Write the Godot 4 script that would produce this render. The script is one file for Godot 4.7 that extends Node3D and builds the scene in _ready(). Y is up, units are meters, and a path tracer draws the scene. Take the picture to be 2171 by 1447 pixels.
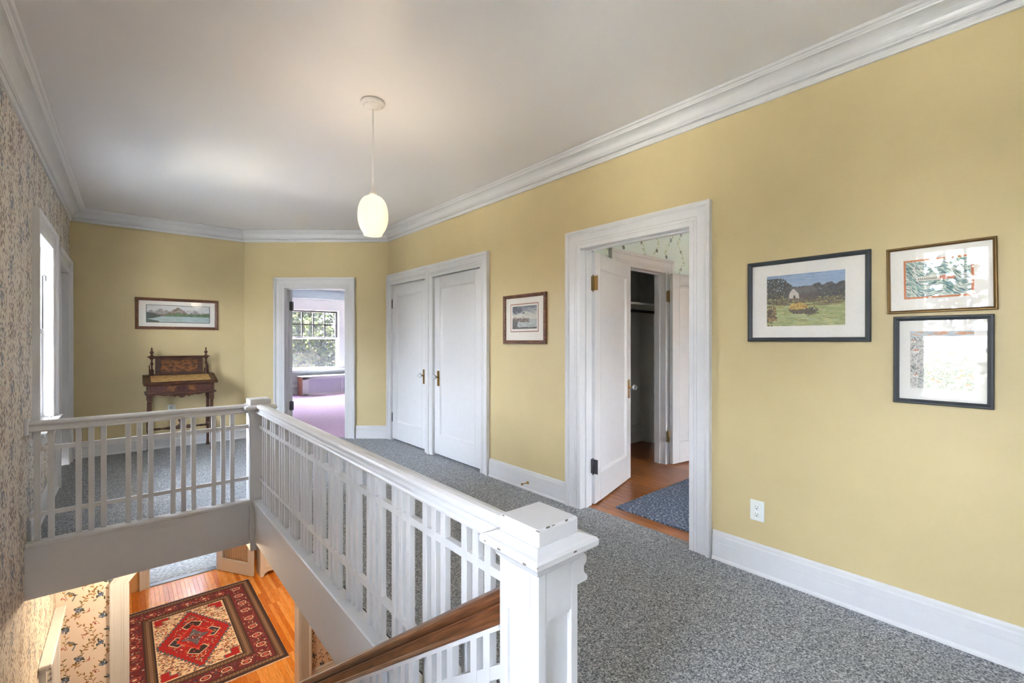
extends Node3D

# ---------------------------------------------------------------- helpers
const EXPOSURE := 16.8
const SKY_POWER := 5.0
const SUN_POWER := 16.0
const PENDANT := 0.022
const LOWER_LAMP := 0.085
const RUG_LAMP := 0.13
const GLOBE_GLOW := 0.06
var M := {}
var rng := RandomNumberGenerator.new()
const CLG := 2.79
const LOW := -3.0
const XR := 2.74
const ZF := -7.05
const AX := 0.865          # centre line of the long balustrade
const BZ := -4.24          # centre line of the short balustrade
var FR: Transform3D        # right wall, s = world z
var FL: Transform3D        # left wall, s = -world z
var FF: Transform3D        # far wall, s = world x
var FA: Transform3D        # angled wall, s from the left end
var names_used := {}

func frame_at(o: Vector3, dx: Vector3) -> Transform3D:
	var x := dx.normalized()
	var z := x.cross(Vector3.UP).normalized()
	return Transform3D(Basis(x, Vector3.UP, z), o)

func new_st() -> SurfaceTool:
	var st := SurfaceTool.new()
	st.begin(Mesh.PRIMITIVE_TRIANGLES)
	st.set_smooth_group(-1)
	return st

func tri(st: SurfaceTool, a: Vector3, b: Vector3, c: Vector3, ua := Vector2.ZERO, ub := Vector2.ZERO, uc := Vector2.ZERO) -> void:
	st.set_uv(ua); st.add_vertex(a)
	st.set_uv(ub); st.add_vertex(b)
	st.set_uv(uc); st.add_vertex(c)

func quad(st: SurfaceTool, a: Vector3, b: Vector3, c: Vector3, d: Vector3) -> void:
	tri(st, a, b, c, Vector2(0, 0), Vector2(1, 0), Vector2(1, 1))
	tri(st, a, c, d, Vector2(0, 0), Vector2(1, 1), Vector2(0, 1))

# box given by two corners; faces wound clockwise from outside
func bx(st: SurfaceTool, p: Vector3, q: Vector3) -> void:
	var a := Vector3(minf(p.x, q.x), minf(p.y, q.y), minf(p.z, q.z))
	var b := Vector3(maxf(p.x, q.x), maxf(p.y, q.y), maxf(p.z, q.z))
	var v := [Vector3(a.x, a.y, a.z), Vector3(b.x, a.y, a.z), Vector3(b.x, b.y, a.z), Vector3(a.x, b.y, a.z), Vector3(a.x, a.y, b.z), Vector3(b.x, a.y, b.z), Vector3(b.x, b.y, b.z), Vector3(a.x, b.y, b.z)]
	quad(st, v[7], v[6], v[5], v[4])
	quad(st, v[2], v[3], v[0], v[1])
	quad(st, v[3], v[7], v[4], v[0])
	quad(st, v[6], v[2], v[1], v[5])
	quad(st, v[3], v[2], v[6], v[7])
	quad(st, v[4], v[5], v[1], v[0])

# box with chamfered edges
func cbx(st: SurfaceTool, p: Vector3, q: Vector3, c := 0.004) -> void:
	var a := Vector3(minf(p.x, q.x), minf(p.y, q.y), minf(p.z, q.z))
	var b := Vector3(maxf(p.x, q.x), maxf(p.y, q.y), maxf(p.z, q.z))
	var m := (a + b) / 2.0
	var h := (b - a) / 2.0
	c = minf(c, minf(h.x, minf(h.y, h.z)) * 0.9)
	var f := func(s: Vector3, k: int) -> Vector3:
		var r := h - Vector3(c, c, c)
		r[k] = h[k]
		return m + s * r
	var fan := func(pts: Array, n: Vector3) -> void:
		for i in range(1, pts.size() - 1):
			var x: Vector3 = pts[0]
			var y: Vector3 = pts[i]
			var z: Vector3 = pts[i + 1]
			if (y - x).cross(z - x).dot(n) > 0:
				tri(st, x, z, y)
			else:
				tri(st, x, y, z)
	for k in 3:
		for s in [-1.0, 1.0]:
			var pts := []
			for w in [[-1, -1], [1, -1], [1, 1], [-1, 1]]:
				var sg := Vector3.ONE
				sg[k] = s
				sg[(k + 1) % 3] = w[0]
				sg[(k + 2) % 3] = w[1]
				pts.append(f.call(sg, k))
			var n := Vector3.ZERO
			n[k] = s
			fan.call(pts, n)
	for k in 3:
		var i := (k + 1) % 3
		var j := (k + 2) % 3
		for si in [-1.0, 1.0]:
			for sj in [-1.0, 1.0]:
				var s1 := Vector3.ONE
				s1[i] = si
				s1[j] = sj
				var s0 := s1
				s0[k] = -1
				s1[k] = 1
				var n := Vector3.ZERO
				n[i] = si
				n[j] = sj
				fan.call([f.call(s0, i), f.call(s1, i), f.call(s1, j), f.call(s0, j)], n)
	for sx in [-1.0, 1.0]:
		for sy in [-1.0, 1.0]:
			for sz in [-1.0, 1.0]:
				var s := Vector3(sx, sy, sz)
				fan.call([f.call(s, 0), f.call(s, 1), f.call(s, 2)], s)

# a chain of rings (closed outlines with the same number of points)
func rings(st: SurfaceTool, rr: Array, caps := true, loop := false) -> void:
	var n: int = rr[0].size()
	var c0 := Vector3.ZERO
	for p in rr[0]:
		c0 += p
	c0 /= n
	var c1 := Vector3.ZERO
	for p in rr[1]:
		c1 += p
	c1 /= n
	var area := Vector3.ZERO
	for i in n:
		area += (rr[0][i] - c0).cross(rr[0][(i + 1) % n] - c0)
	var flip := area.dot(c1 - c0) > 0
	for k in (rr.size() if loop else rr.size() - 1):
		var a = rr[k]
		var b = rr[(k + 1) % rr.size()]
		for i in n:
			var j := (i + 1) % n
			if flip:
				quad(st, a[i], b[i], b[j], a[j])
			else:
				quad(st, a[i], a[j], b[j], b[i])
	if caps and not loop:
		cap(st, rr[0], c0 - c1)
		cap(st, rr[-1], c1 - c0)

func cap(st: SurfaceTool, ring: Array, out: Vector3) -> void:
	var n := Vector3.ZERO
	for i in ring.size():
		n += (ring[i] - ring[0]).cross(ring[(i + 1) % ring.size()] - ring[0])
	n = n.normalized()
	var x: Vector3 = (ring[1] - ring[0]).normalized()
	var y := n.cross(x)
	var poly := PackedVector2Array()
	for p in ring:
		poly.append(Vector2((p - ring[0]).dot(x), (p - ring[0]).dot(y)))
	var t := Geometry2D.triangulate_polygon(poly)
	for i in range(0, t.size(), 3):
		var a: Vector3 = ring[t[i]]
		var b: Vector3 = ring[t[i + 1]]
		var c: Vector3 = ring[t[i + 2]]
		if (b - a).cross(c - a).dot(out) > 0:
			tri(st, a, c, b)
		else:
			tri(st, a, b, c)

# outline in the xz plane extruded in y
func slab(st: SurfaceTool, poly: Array, y0: float, y1: float) -> void:
	var a := []
	var b := []
	for p in poly:
		a.append(Vector3(p.x, y0, p.y))
		b.append(Vector3(p.x, y1, p.y))
	rings(st, [a, b])

# straight bar of a profile (u, v) from a to b; u runs along side, v along up
func bar(st: SurfaceTool, prof: Array, a: Vector3, b: Vector3, side: Vector3, up := Vector3.UP) -> void:
	var r0 := []
	var r1 := []
	for p in prof:
		r0.append(a + side * p.x + up * p.y)
		r1.append(b + side * p.x + up * p.y)
	rings(st, [r0, r1])

# smooth lathe about the y axis at o; prof = [(r, y)]; ribs flute it
func lathe(st: SurfaceTool, prof: Array, o := Vector3.ZERO, seg := 24, ribs := 0, depth := 0.0, axis := Basis.IDENTITY) -> void:
	st.set_smooth_group(0)
	var ring := func(k: int, i: int) -> Vector3:
		var a := TAU * i / seg
		var r: float = prof[k].x
		if ribs > 0:
			r *= 1.0 - depth * (0.5 + 0.5 * cos(a * ribs))
		return o + axis * Vector3(r * cos(a), prof[k].y, r * sin(a))
	for k in prof.size() - 1:
		for i in seg:
			var j := (i + 1) % seg
			var a: Vector3 = ring.call(k, i)
			var b: Vector3 = ring.call(k, j)
			var c: Vector3 = ring.call(k + 1, j)
			var d: Vector3 = ring.call(k + 1, i)
			if prof[k].x > 1e-5:
				tri(st, a, b, c)
			if prof[k + 1].x > 1e-5:
				tri(st, a, c, d)
	st.set_smooth_group(-1)

func tube(st: SurfaceTool, pts: Array, r: float, seg := 8) -> void:
	var rr := []
	for i in pts.size():
		var d: Vector3 = (pts[mini(i + 1, pts.size() - 1)] - pts[maxi(i - 1, 0)]).normalized()
		var x := d.cross(Vector3.UP if absf(d.y) < 0.9 else Vector3.RIGHT).normalized()
		var y := d.cross(x)
		var ring := []
		for k in seg:
			ring.append(pts[i] + (x * cos(TAU * k / seg) + y * sin(TAU * k / seg)) * r)
		rr.append(ring)
	st.set_smooth_group(0)
	rings(st, rr)
	st.set_smooth_group(-1)

func obj(called: String, st: SurfaceTool, m: Material, parent: Node = self, at := Transform3D.IDENTITY) -> MeshInstance3D:
	st.generate_normals()
	st.index()
	var o := MeshInstance3D.new()
	o.mesh = st.commit()
	o.material_override = m
	return put(called, o, parent, at)

func put(called: String, o: Node3D, parent: Node = self, at := Transform3D.IDENTITY) -> Node3D:
	if parent == self:
		var base := called
		if names_used.has(base):
			called = "%s_%03d" % [base, names_used[base]]
			names_used[base] += 1
		else:
			names_used[base] = 1
	o.name = called
	o.transform = at
	parent.add_child(o, true)
	return o

func thing(called: String, at: Transform3D, label: String, category: String, group := "", kind := "") -> Node3D:
	var o := Node3D.new()
	put(called, o, self, at)
	return tag(o, label, category, group, kind)

func tag(o: Node3D, label: String, category: String, group := "", kind := "") -> Node3D:
	o.set_meta("label", label)
	if category:
		o.set_meta("category", category)
	if group:
		o.set_meta("group", group)
	if kind:
		o.set_meta("kind", kind)
	return o

# ---------------------------------------------------------------- materials
func mat(key: String, c: Color, rough := 0.6, metal := 0.0) -> StandardMaterial3D:
	var m := StandardMaterial3D.new()
	m.resource_name = key
	m.albedo_color = c
	m.roughness = rough
	m.metallic = metal
	m.cull_mode = BaseMaterial3D.CULL_DISABLED
	M[key] = m
	return m

func noise_tex(freq: float, cols: Array, size := 256, type := FastNoiseLite.TYPE_SIMPLEX_SMOOTH, oct := 3, sd := 1) -> NoiseTexture2D:
	var n := FastNoiseLite.new()
	n.noise_type = type
	n.frequency = freq
	n.seed = sd
	n.fractal_octaves = oct
	var t := NoiseTexture2D.new()
	t.width = size
	t.height = size
	t.seamless = true
	t.noise = n
	var g := Gradient.new()
	var offs := PackedFloat32Array()
	var cc := PackedColorArray()
	for x in cols:
		offs.append(x[0])
		cc.append(x[1])
	g.offsets = offs
	g.colors = cc
	t.color_ramp = g
	return t

func tri_tex(m: StandardMaterial3D, t: Texture2D, sc: Vector3, world := true) -> void:
	m.albedo_texture = t
	m.uv1_triplanar = true
	m.uv1_world_triplanar = world
	m.uv1_scale = sc
	m.uv1_triplanar_sharpness = 8.0

func bump(m: StandardMaterial3D, freq: float, strength: float, size := 256, oct := 3, sd := 5) -> void:
	var n := FastNoiseLite.new()
	n.frequency = freq
	n.seed = sd
	n.fractal_octaves = oct
	var t := NoiseTexture2D.new()
	t.width = size
	t.height = size
	t.seamless = true
	t.noise = n
	t.as_normal_map = true
	t.bump_strength = 4.0
	m.normal_enabled = true
	m.normal_texture = t
	m.normal_scale = strength

func tint(c: Color, k: float) -> Color:
	return Color(minf(c.r * k, 1), minf(c.g * k, 1), minf(c.b * k, 1))

# ---- painting flat prints
func dab(im: Image, cx: float, cy: float, rx: float, ry: float, rot: float, c: Color, wrap := true) -> void:
	var w := im.get_width()
	var h := im.get_height()
	var r := maxf(rx, ry)
	var ca := cos(rot)
	var sa := sin(rot)
	for y in range(int(floor(cy - r)), int(ceil(cy + r)) + 1):
		for x in range(int(floor(cx - r)), int(ceil(cx + r)) + 1):
			var dx := x - cx
			var dy := y - cy
			var u := (dx * ca + dy * sa) / rx
			var v := (-dx * sa + dy * ca) / ry
			if u * u + v * v <= 1.0:
				if wrap:
					im.set_pixel(posmod(x, w), posmod(y, h), c)
				elif x >= 0 and y >= 0 and x < w and y < h:
					im.set_pixel(x, y, c)

func stroke(im: Image, pts: Array, r: float, c: Color, wrap := true) -> void:
	for i in pts.size() - 1:
		var a: Vector2 = pts[i]
		var b: Vector2 = pts[i + 1]
		var n := maxi(1, int(a.distance_to(b) / maxf(r * 0.7, 0.5)))
		for k in n + 1:
			var p := a.lerp(b, float(k) / n)
			dab(im, p.x, p.y, r, r, 0, c, wrap)

func fillp(im: Image, pts: Array, c: Color, jitter := 0.0) -> void:
	var pg := PackedVector2Array(pts)
	var lo: Vector2 = pts[0]
	var hi: Vector2 = pts[0]
	for p in pts:
		lo = lo.min(p)
		hi = hi.max(p)
	for y in range(maxi(0, int(lo.y)), mini(im.get_height(), int(hi.y) + 1)):
		for x in range(maxi(0, int(lo.x)), mini(im.get_width(), int(hi.x) + 1)):
			if Geometry2D.is_point_in_polygon(Vector2(x + 0.5, y + 0.5), pg):
				im.set_pixel(x, y, c if jitter == 0.0 else tint(c, 1.0 + rng.randf_range(-jitter, jitter)))

func rgb(r: int, g: int, b: int) -> Color:
	return Color(r / 255.0, g / 255.0, b / 255.0)

func img(w: int, h: int, c: Color) -> Image:
	var im := Image.create(w, h, false, Image.FORMAT_RGB8)
	im.fill(c)
	return im

func print_mat(key: String, im: Image, rough := 0.7) -> StandardMaterial3D:
	var m := mat(key, Color.WHITE, rough)
	m.albedo_texture = ImageTexture.create_from_image(im)
	m.texture_repeat = false
	return m

func speckle_tex(n: int, cols: Array, sd: int) -> ImageTexture:
	rng.seed = sd
	var v := PackedFloat32Array()
	v.resize(n * n)
	for i in n * n:
		v[i] = rng.randf()
	var im := Image.create(n, n, false, Image.FORMAT_RGB8)
	var top := cols.size() - 1
	for y in n:
		for x in n:
			var a := v[y * n + x] * 2.0 + v[y * n + (x + 1) % n] + v[((y + 1) % n) * n + x] + v[((y + 1) % n) * n + (x + 1) % n]
			var t := clampf((a / 5.0 - 0.5) * 1.45 + 0.5, 0.0, 0.999) * top
			im.set_pixel(x, y, cols[int(t)].lerp(cols[int(t) + 1], t - int(t)))
	return ImageTexture.create_from_image(im)

# ---- wallpapers, the rug and the prints: flat print only
func leaf_dab(im: Image, p: Vector2, len: float, wid: float, a: float, c: Color) -> void:
	dab(im, p.x + cos(a) * len * 0.5, p.y + sin(a) * len * 0.5, len * 0.5, wid * 0.5, a, c)

func make_wallpapers() -> void:
	rng.seed = 11
	# hall: cream ground, tall bunches of taupe and slate-blue sprigs
	var base := rgb(212, 203, 190)
	var im := img(512, 512, base)
	for k in 1300:
		dab(im, rng.randf() * 512, rng.randf() * 512, rng.randf_range(1, 5), rng.randf_range(2, 9), rng.randf_range(-0.4, 0.4), rgb(200, 190, 176) if k % 2 else rgb(218, 210, 199))
	for col in 4:
		for row in 3:
			var cx := col * 128.0 + 64.0 + rng.randf_range(-14, 14)
			var cy := row * 170.0 + (85.0 if col % 2 else 0.0) + rng.randf_range(-14, 14)
			var blue := (col + row) % 3 != 1
			for k in 84:
				var px := cx + rng.randfn() * 27.0
				var py := cy + rng.randfn() * 46.0
				var c := rgb(122, 108, 98)
				var pick := rng.randf()
				if pick < 0.34:
					c = rgb(124, 132, 144) if blue else rgb(136, 116, 110)
				elif pick < 0.52:
					c = rgb(112, 112, 98)
				elif pick < 0.62:
					c = rgb(158, 128, 112)
				elif pick < 0.74:
					c = rgb(150, 150, 152)
				dab(im, px, py, rng.randf_range(1.6, 4.6), rng.randf_range(3, 8.5), rng.randf_range(-0.9, 0.9), c)
			for k in 7 if blue else 0:
				dab(im, cx + rng.randfn() * 9, cy + rng.randfn() * 14, rng.randf_range(4, 8), rng.randf_range(5, 9), 0, rgb(134, 142, 154))
	for k in 800:
		dab(im, rng.randf() * 512, rng.randf() * 512, rng.randf_range(1.5, 3.6), rng.randf_range(2.5, 6), rng.randf_range(-0.8, 0.8), [rgb(128, 114, 102), rgb(150, 138, 128), rgb(140, 122, 112)][k % 3])
	var m := mat("hall_paper", Color(1, 1, 1), 0.75)
	tri_tex(m, ImageTexture.create_from_image(im), Vector3(0.95, 0.95, 0.95))
	# lower hall: birds, blue blooms and ochre leaves on cream
	im = img(512, 512, rgb(236, 220, 206))
	var ochre := rgb(160, 116, 54)
	var dark := rgb(58, 68, 60)
	for k in 9:
		var p := Vector2(rng.randf() * 512, rng.randf() * 512)
		var a := rng.randf_range(-1.9, -1.2)
		var pts := [p]
		for j in 26:
			a += rng.randf_range(-0.3, 0.3)
			p += Vector2(cos(a), sin(a)) * 15.0
			pts.append(p)
			if j % 2 == 0:
				var sd := 1.0 if j % 4 == 0 else -1.0
				leaf_dab(im, p, rng.randf_range(22, 40), rng.randf_range(8, 13), a + sd * rng.randf_range(0.6, 1.2), ochre if rng.randf() < 0.6 else rgb(122, 108, 70))
		stroke(im, pts, 1.3, rgb(134, 104, 66))
	for c in [Vector2(170, 300), Vector2(340, 190), Vector2(420, 60), Vector2(360, 430), Vector2(70, 470), Vector2(470, 300)]:
		for k in 8:
			leaf_dab(im, c + Vector2(rng.randfn() * 12, rng.randfn() * 12), rng.randf_range(30, 46), rng.randf_range(11, 16), rng.randf() * TAU, dark if k % 2 else rgb(86, 92, 70))
		for k in 26:
			dab(im, c.x + rng.randfn() * 13, c.y + rng.randfn() * 11, rng.randf_range(4, 8), rng.randf_range(4, 7), rng.randf() * PI, [rgb(92, 108, 142), rgb(120, 136, 166), rgb(148, 160, 184), rgb(78, 92, 124)][k % 4])
	for c in [Vector2(60, 140), Vector2(250, 330), Vector2(210, 60), Vector2(300, 480)]:
		for k in 15:
			dab(im, c.x + rng.randfn() * 12, c.y + rng.randfn() * 10, rng.randf_range(3, 5.5), rng.randf_range(2.5, 4.5), rng.randf() * PI, [rgb(160, 62, 44), rgb(182, 92, 60), rgb(138, 44, 40)][k % 3])
	# the bird on its twig
	dab(im, 118, 112, 28, 17, 0.55, rgb(134, 130, 120))
	dab(im, 96, 92, 14, 12, 0, rgb(124, 120, 112))
	fillp(im, [Vector2(84, 92), Vector2(72, 97), Vector2(85, 98)], rgb(70, 56, 44))
	dab(im, 108, 124, 17, 10, 0.6, rgb(176, 128, 62))
	fillp(im, [Vector2(128, 118), Vector2(168, 132), Vector2(150, 138), Vector2(126, 132)], rgb(68, 66, 64))
	fillp(im, [Vector2(140, 134), Vector2(150, 138), Vector2(128, 190), Vector2(118, 184)], rgb(118, 124, 130))
	m = mat("bird_paper", Color(1, 1, 1), 0.75)
	tri_tex(m, ImageTexture.create_from_image(im), Vector3(2.2, 2.2, 2.2))
	# bedroom: sprigs trailing down pale aqua
	im = img(512, 512, rgb(214, 228, 224))
	for col in 3:
		for j in 52:
			var y := j * 9.85
			var p := Vector2(col * 170.7 + 85 + sin(y * TAU / 256.0 + col * 2.0) * 40, y)
			for k in 2:
				if rng.randf() < 0.7:
					leaf_dab(im, p + Vector2(rng.randfn() * 5, 0), rng.randf_range(11, 20), rng.randf_range(5, 8), rng.randf() * TAU, [rgb(160, 184, 140), rgb(190, 200, 140), rgb(138, 166, 142), rgb(206, 210, 156)][rng.randi() % 4])
			if j % 13 == col * 3:
				for k in 5:
					dab(im, p.x + 8 * cos(k * 1.257), p.y + 8 * sin(k * 1.257), 5.2, 5.2, 0, rgb(122, 138, 166) if (j + col) % 2 else rgb(92, 92, 106))
				dab(im, p.x, p.y, 3, 3, 0, rgb(214, 210, 150))
	m = mat("sprig_paper", Color(1, 1, 1), 0.75)
	tri_tex(m, ImageTexture.create_from_image(im), Vector3(1.3, 1.3, 1.3))

func rug_image() -> Image:
	rng.seed = 21
	var W := 560
	var H := 800
	var red := rgb(166, 30, 36)
	var navy := rgb(54, 52, 70)
	var slate := rgb(92, 96, 108)
	var cream := rgb(226, 206, 178)
	var rose := rgb(196, 96, 80)
	var brown := rgb(96, 72, 58)
	var wine := rgb(110, 42, 50)
	var im := img(W, H, wine)
	# bands of the border from the outside in
	var bands := [[0, rgb(60, 44, 48)], [12, brown], [34, rgb(70, 40, 46)], [40, wine], [104, rgb(64, 44, 46)], [110, brown], [136, rgb(52, 40, 44)], [142, cream]]
	for b in bands:
		im.fill_rect(Rect2i(b[0], b[0], W - 2 * b[0], H - 2 * b[0]), b[1])
	# small figures of the guard stripes
	for k in range(16, H - 16, 13):
		for e in [23, 123]:
			for x in [e, W - e]:
				if k > e and k < H - e:
					dab(im, x, k, 6, 4, 0.6, rgb(170, 140, 108), false)
					dab(im, x, k, 2.5, 2, 0, navy, false)
	for k in range(16, W - 16, 13):
		for e in [23, 123]:
			for y in [e, H - e]:
				if k > e and k < W - e:
					dab(im, k, y, 4, 6, 0.6, rgb(170, 140, 108), false)
					dab(im, k, y, 2, 2.5, 0, navy, false)
	# main border: blooms between scattered marks
	for k in 5200:
		var p := Vector2(rng.randf() * W, rng.randf() * H)
		var e := minf(minf(p.x, W - p.x), minf(p.y, H - p.y))
		if e > 46 and e < 99:
			dab(im, p.x, p.y, rng.randf_range(2, 5), rng.randf_range(1.5, 3.4), rng.randf() * PI, [navy, rgb(126, 50, 54), slate, rose, navy, cream, rgb(150, 128, 90), rgb(84, 30, 42)][rng.randi() % 8], false)
	var blooms := []
	for k in 9:
		blooms.append(Vector2(72, 72 + k * (H - 144) / 8.0))
		blooms.append(Vector2(W - 72, 72 + k * (H - 144) / 8.0))
	for k in range(1, 6):
		blooms.append(Vector2(72 + k * (W - 144) / 6.0, 72))
		blooms.append(Vector2(72 + k * (W - 144) / 6.0, H - 72))
	for i in blooms.size():
		var p: Vector2 = blooms[i]
		dab(im, p.x, p.y, 19, 15, 0, cream if i % 2 else rose, false)
		dab(im, p.x, p.y, 15, 11, 0, wine, false)
		dab(im, p.x, p.y, 8, 6, 0, rose if i % 2 else cream, false)
	# field of stepped motifs
	for k in 3000:
		var p := Vector2(rng.randf_range(146, W - 146), rng.randf_range(146, H - 146))
		dab(im, p.x, p.y, rng.randf_range(2.5, 7), rng.randf_range(1.5, 3.2), 0.0 if rng.randf() < 0.5 else rng.randf() * PI, [cream, rgb(160, 60, 54), brown, slate, rgb(176, 120, 60), cream, rgb(128, 74, 60)][rng.randi() % 7], false)
	for c in [[0, 0], [1, 0], [0, 1], [1, 1]]:
		var ox: float = 150 if c[0] == 0 else W - 150
		var oy: float = 150 if c[1] == 0 else H - 150
		var sx := 1.0 if c[0] == 0 else -1.0
		var sy := 1.0 if c[1] == 0 else -1.0
		fillp(im, [Vector2(ox, oy), Vector2(ox + sx * 52, oy), Vector2(ox + sx * 52, oy + sy * 22), Vector2(ox + sx * 26, oy + sy * 22), Vector2(ox + sx * 26, oy + sy * 54), Vector2(ox, oy + sy * 54)], red)
		stroke(im, [Vector2(ox + sx * 54, oy), Vector2(ox + sx * 54, oy + sy * 24), Vector2(ox + sx * 28, oy + sy * 24), Vector2(ox + sx * 28, oy + sy * 56), Vector2(ox, oy + sy * 56)], 2.0, slate, false)
	var cx := W / 2.0
	var cy := H / 2.0
	# a stepped lozenge: half width at a height
	var loz := func(hw: float, hh: float, step: float) -> Array:
		var pts := []
		var n := int(hh / step)
		for q in 4:
			for i in n:
				var t0 := float(i) / n
				var t1 := float(i + 1) / n
				var a := Vector2(hw * t0, -hh * (1 - t0))
				var b := Vector2(hw * t1, -hh * (1 - t0))
				if q == 1:
					a = Vector2(hw * (1 - t0), hh * t0)
					b = Vector2(hw * (1 - t0), hh * t1)
				elif q == 2:
					a = Vector2(-hw * t0, hh * (1 - t0))
					b = Vector2(-hw * t1, hh * (1 - t0))
				elif q == 3:
					a = Vector2(-hw * (1 - t0), -hh * t0)
					b = Vector2(-hw * (1 - t0), -hh * t1)
				pts.append(Vector2(cx, cy) + a)
				pts.append(Vector2(cx, cy) + b)
		return pts
	fillp(im, loz.call(134.0, 246.0, 18.0), slate)
	fillp(im, loz.call(126.0, 232.0, 18.0), red)
	for k in 620:
		var t := rng.randf_range(-1, 1)
		var p := Vector2(cx + rng.randf_range(-1, 1) * 112 * (1 - absf(t)), cy + t * 206)
		dab(im, p.x, p.y, rng.randf_range(2, 5), rng.randf_range(1.5, 2.6), rng.randf() * PI, [navy, cream, slate, rgb(196, 150, 80), rgb(120, 20, 30)][rng.randi() % 5], false)
	for s in [-1.0, 1.0]:
		# pendants at the ends and the sides
		fillp(im, [Vector2(cx, cy + s * 150), Vector2(cx + 40, cy + s * 112), Vector2(cx + 26, cy + s * 82), Vector2(cx - 26, cy + s * 82), Vector2(cx - 40, cy + s * 112)], cream)
		fillp(im, [Vector2(cx, cy + s * 144), Vector2(cx + 35, cy + s * 112), Vector2(cx + 23, cy + s * 86), Vector2(cx - 23, cy + s * 86), Vector2(cx - 35, cy + s * 112)], rgb(52, 40, 42))
		fillp(im, [Vector2(cx + s * 96, cy), Vector2(cx + s * 66, cy + 44), Vector2(cx + s * 40, cy + 28), Vector2(cx + s * 40, cy - 28), Vector2(cx + s * 66, cy - 44)], cream)
		fillp(im, [Vector2(cx + s * 91, cy), Vector2(cx + s * 65, cy + 38), Vector2(cx + s * 43, cy + 24), Vector2(cx + s * 43, cy - 24), Vector2(cx + s * 65, cy - 38)], navy)
		for k in 5:
			dab(im, cx + rng.randfn() * 10, cy + s * 112 + rng.randfn() * 9, 5, 3, rng.randf() * PI, rose, false)
			dab(im, cx + s * 66 + rng.randfn() * 7, cy + rng.randfn() * 10, 4, 3, rng.randf() * PI, rgb(196, 150, 90), false)
	fillp(im, loz.call(64.0, 104.0, 13.0), rgb(206, 66, 52))
	fillp(im, loz.call(56.0, 92.0, 13.0), red)
	fillp(im, loz.call(26.0, 70.0, 9.0), slate)
	fillp(im, loz.call(48.0, 28.0, 6.0), slate)
	fillp(im, loz.call(18.0, 20.0, 5.0), wine)
	for k in 110:
		var p := Vector2(cx + rng.randfn() * 22, cy + rng.randfn() * 34)
		dab(im, p.x, p.y, rng.randf_range(1.5, 3.4), rng.randf_range(1.4, 2.4), 0, [cream, navy, rose, slate][rng.randi() % 4], false)
	return im

func barn_image() -> Image:
	rng.seed = 31
	var im := img(420, 320, rgb(142, 168, 200))
	for y in 100:
		im.fill_rect(Rect2i(0, y, 420, 1), rgb(124, 152, 194).lerp(rgb(176, 194, 210), y / 100.0))
	for k in 120:
		dab(im, rng.randf() * 420, rng.randf() * 80, rng.randf_range(14, 44), rng.randf_range(1.5, 4), 0.1, rgb(160, 182, 208).lerp(rgb(140, 164, 198), rng.randf()), false)
	im.fill_rect(Rect2i(180, 78, 240, 8), rgb(120, 140, 172))
	im.fill_rect(Rect2i(200, 86, 220, 26), rgb(150, 162, 178))
	im.fill_rect(Rect2i(0, 112, 420, 208), rgb(168, 172, 108))
	for k in 1100:
		var y := rng.randf_range(118, 318)
		dab(im, rng.randf() * 420, y, rng.randf_range(8, 34), rng.randf_range(1, 4), 0.05, [rgb(178, 184, 124), rgb(152, 164, 94), rgb(196, 194, 136), rgb(164, 178, 132), rgb(140, 146, 84)][rng.randi() % 5], false)
	for k in 60:
		dab(im, rng.randf() * 420, rng.randf_range(112, 196), rng.randf_range(20, 50), rng.randf_range(2, 5), 0, [rgb(150, 134, 72), rgb(96, 84, 56), rgb(176, 160, 92)][rng.randi() % 3], false)
	for k in 2300:
		var x := rng.randf() * 420
		var top := 20.0 + 60.0 * clampf((x - 90) / 60.0, 0, 1) if x < 260 else 84.0 - 18.0 * absf(sin(x * 0.05))
		var y := rng.randf_range(top, 146)
		dab(im, x, y, rng.randf_range(3, 8), rng.randf_range(2, 4), rng.randf() * PI, [rgb(44, 48, 46), rgb(58, 62, 54), rgb(70, 72, 64), rgb(36, 38, 42)][rng.randi() % 4], false)
	fillp(im, [Vector2(128, 148), Vector2(130, 118), Vector2(152, 88), Vector2(182, 118), Vector2(186, 156)], rgb(206, 196, 186))
	fillp(im, [Vector2(152, 88), Vector2(262, 80), Vector2(284, 116), Vector2(184, 124)], rgb(92, 86, 84))
	fillp(im, [Vector2(184, 124), Vector2(284, 116), Vector2(282, 158), Vector2(188, 164)], rgb(74, 64, 60))
	fillp(im, [Vector2(152, 154), Vector2(153, 132), Vector2(164, 132), Vector2(165, 155)], rgb(60, 54, 52))
	for k in 520:
		var a := rng.randf() * TAU
		var r := sqrt(rng.randf())
		dab(im, 180 + cos(a) * r * 52, 212 + sin(a) * r * 34, rng.randf_range(2, 7), rng.randf_range(2, 5), rng.randf() * PI, ([rgb(196, 160, 66), rgb(214, 182, 88), rgb(160, 124, 50)] if sin(a) * r < 0.2 else [rgb(74, 62, 38), rgb(58, 52, 40), rgb(102, 84, 44)])[rng.randi() % 3], false)
	for k in 260:
		dab(im, 242 + rng.randfn() * 16, 232 + rng.randfn() * 8, 5, 3, rng.randf() * PI, [rgb(66, 60, 44), rgb(84, 76, 50)][k % 2], false)
		dab(im, 22 + rng.randfn() * 16, 250 + rng.randfn() * 26, 6, 3, rng.randf() * PI, [rgb(168, 128, 58), rgb(92, 74, 50), rgb(60, 52, 44)][k % 3], false)
	for k in 420:
		dab(im, rng.randf() * 420, rng.randf_range(150, 178), rng.randf_range(3, 8), rng.randf_range(2, 3.4), 0.3, [rgb(92, 76, 50), rgb(124, 104, 60), rgb(66, 60, 46)][k % 3], false)
	return im

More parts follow.
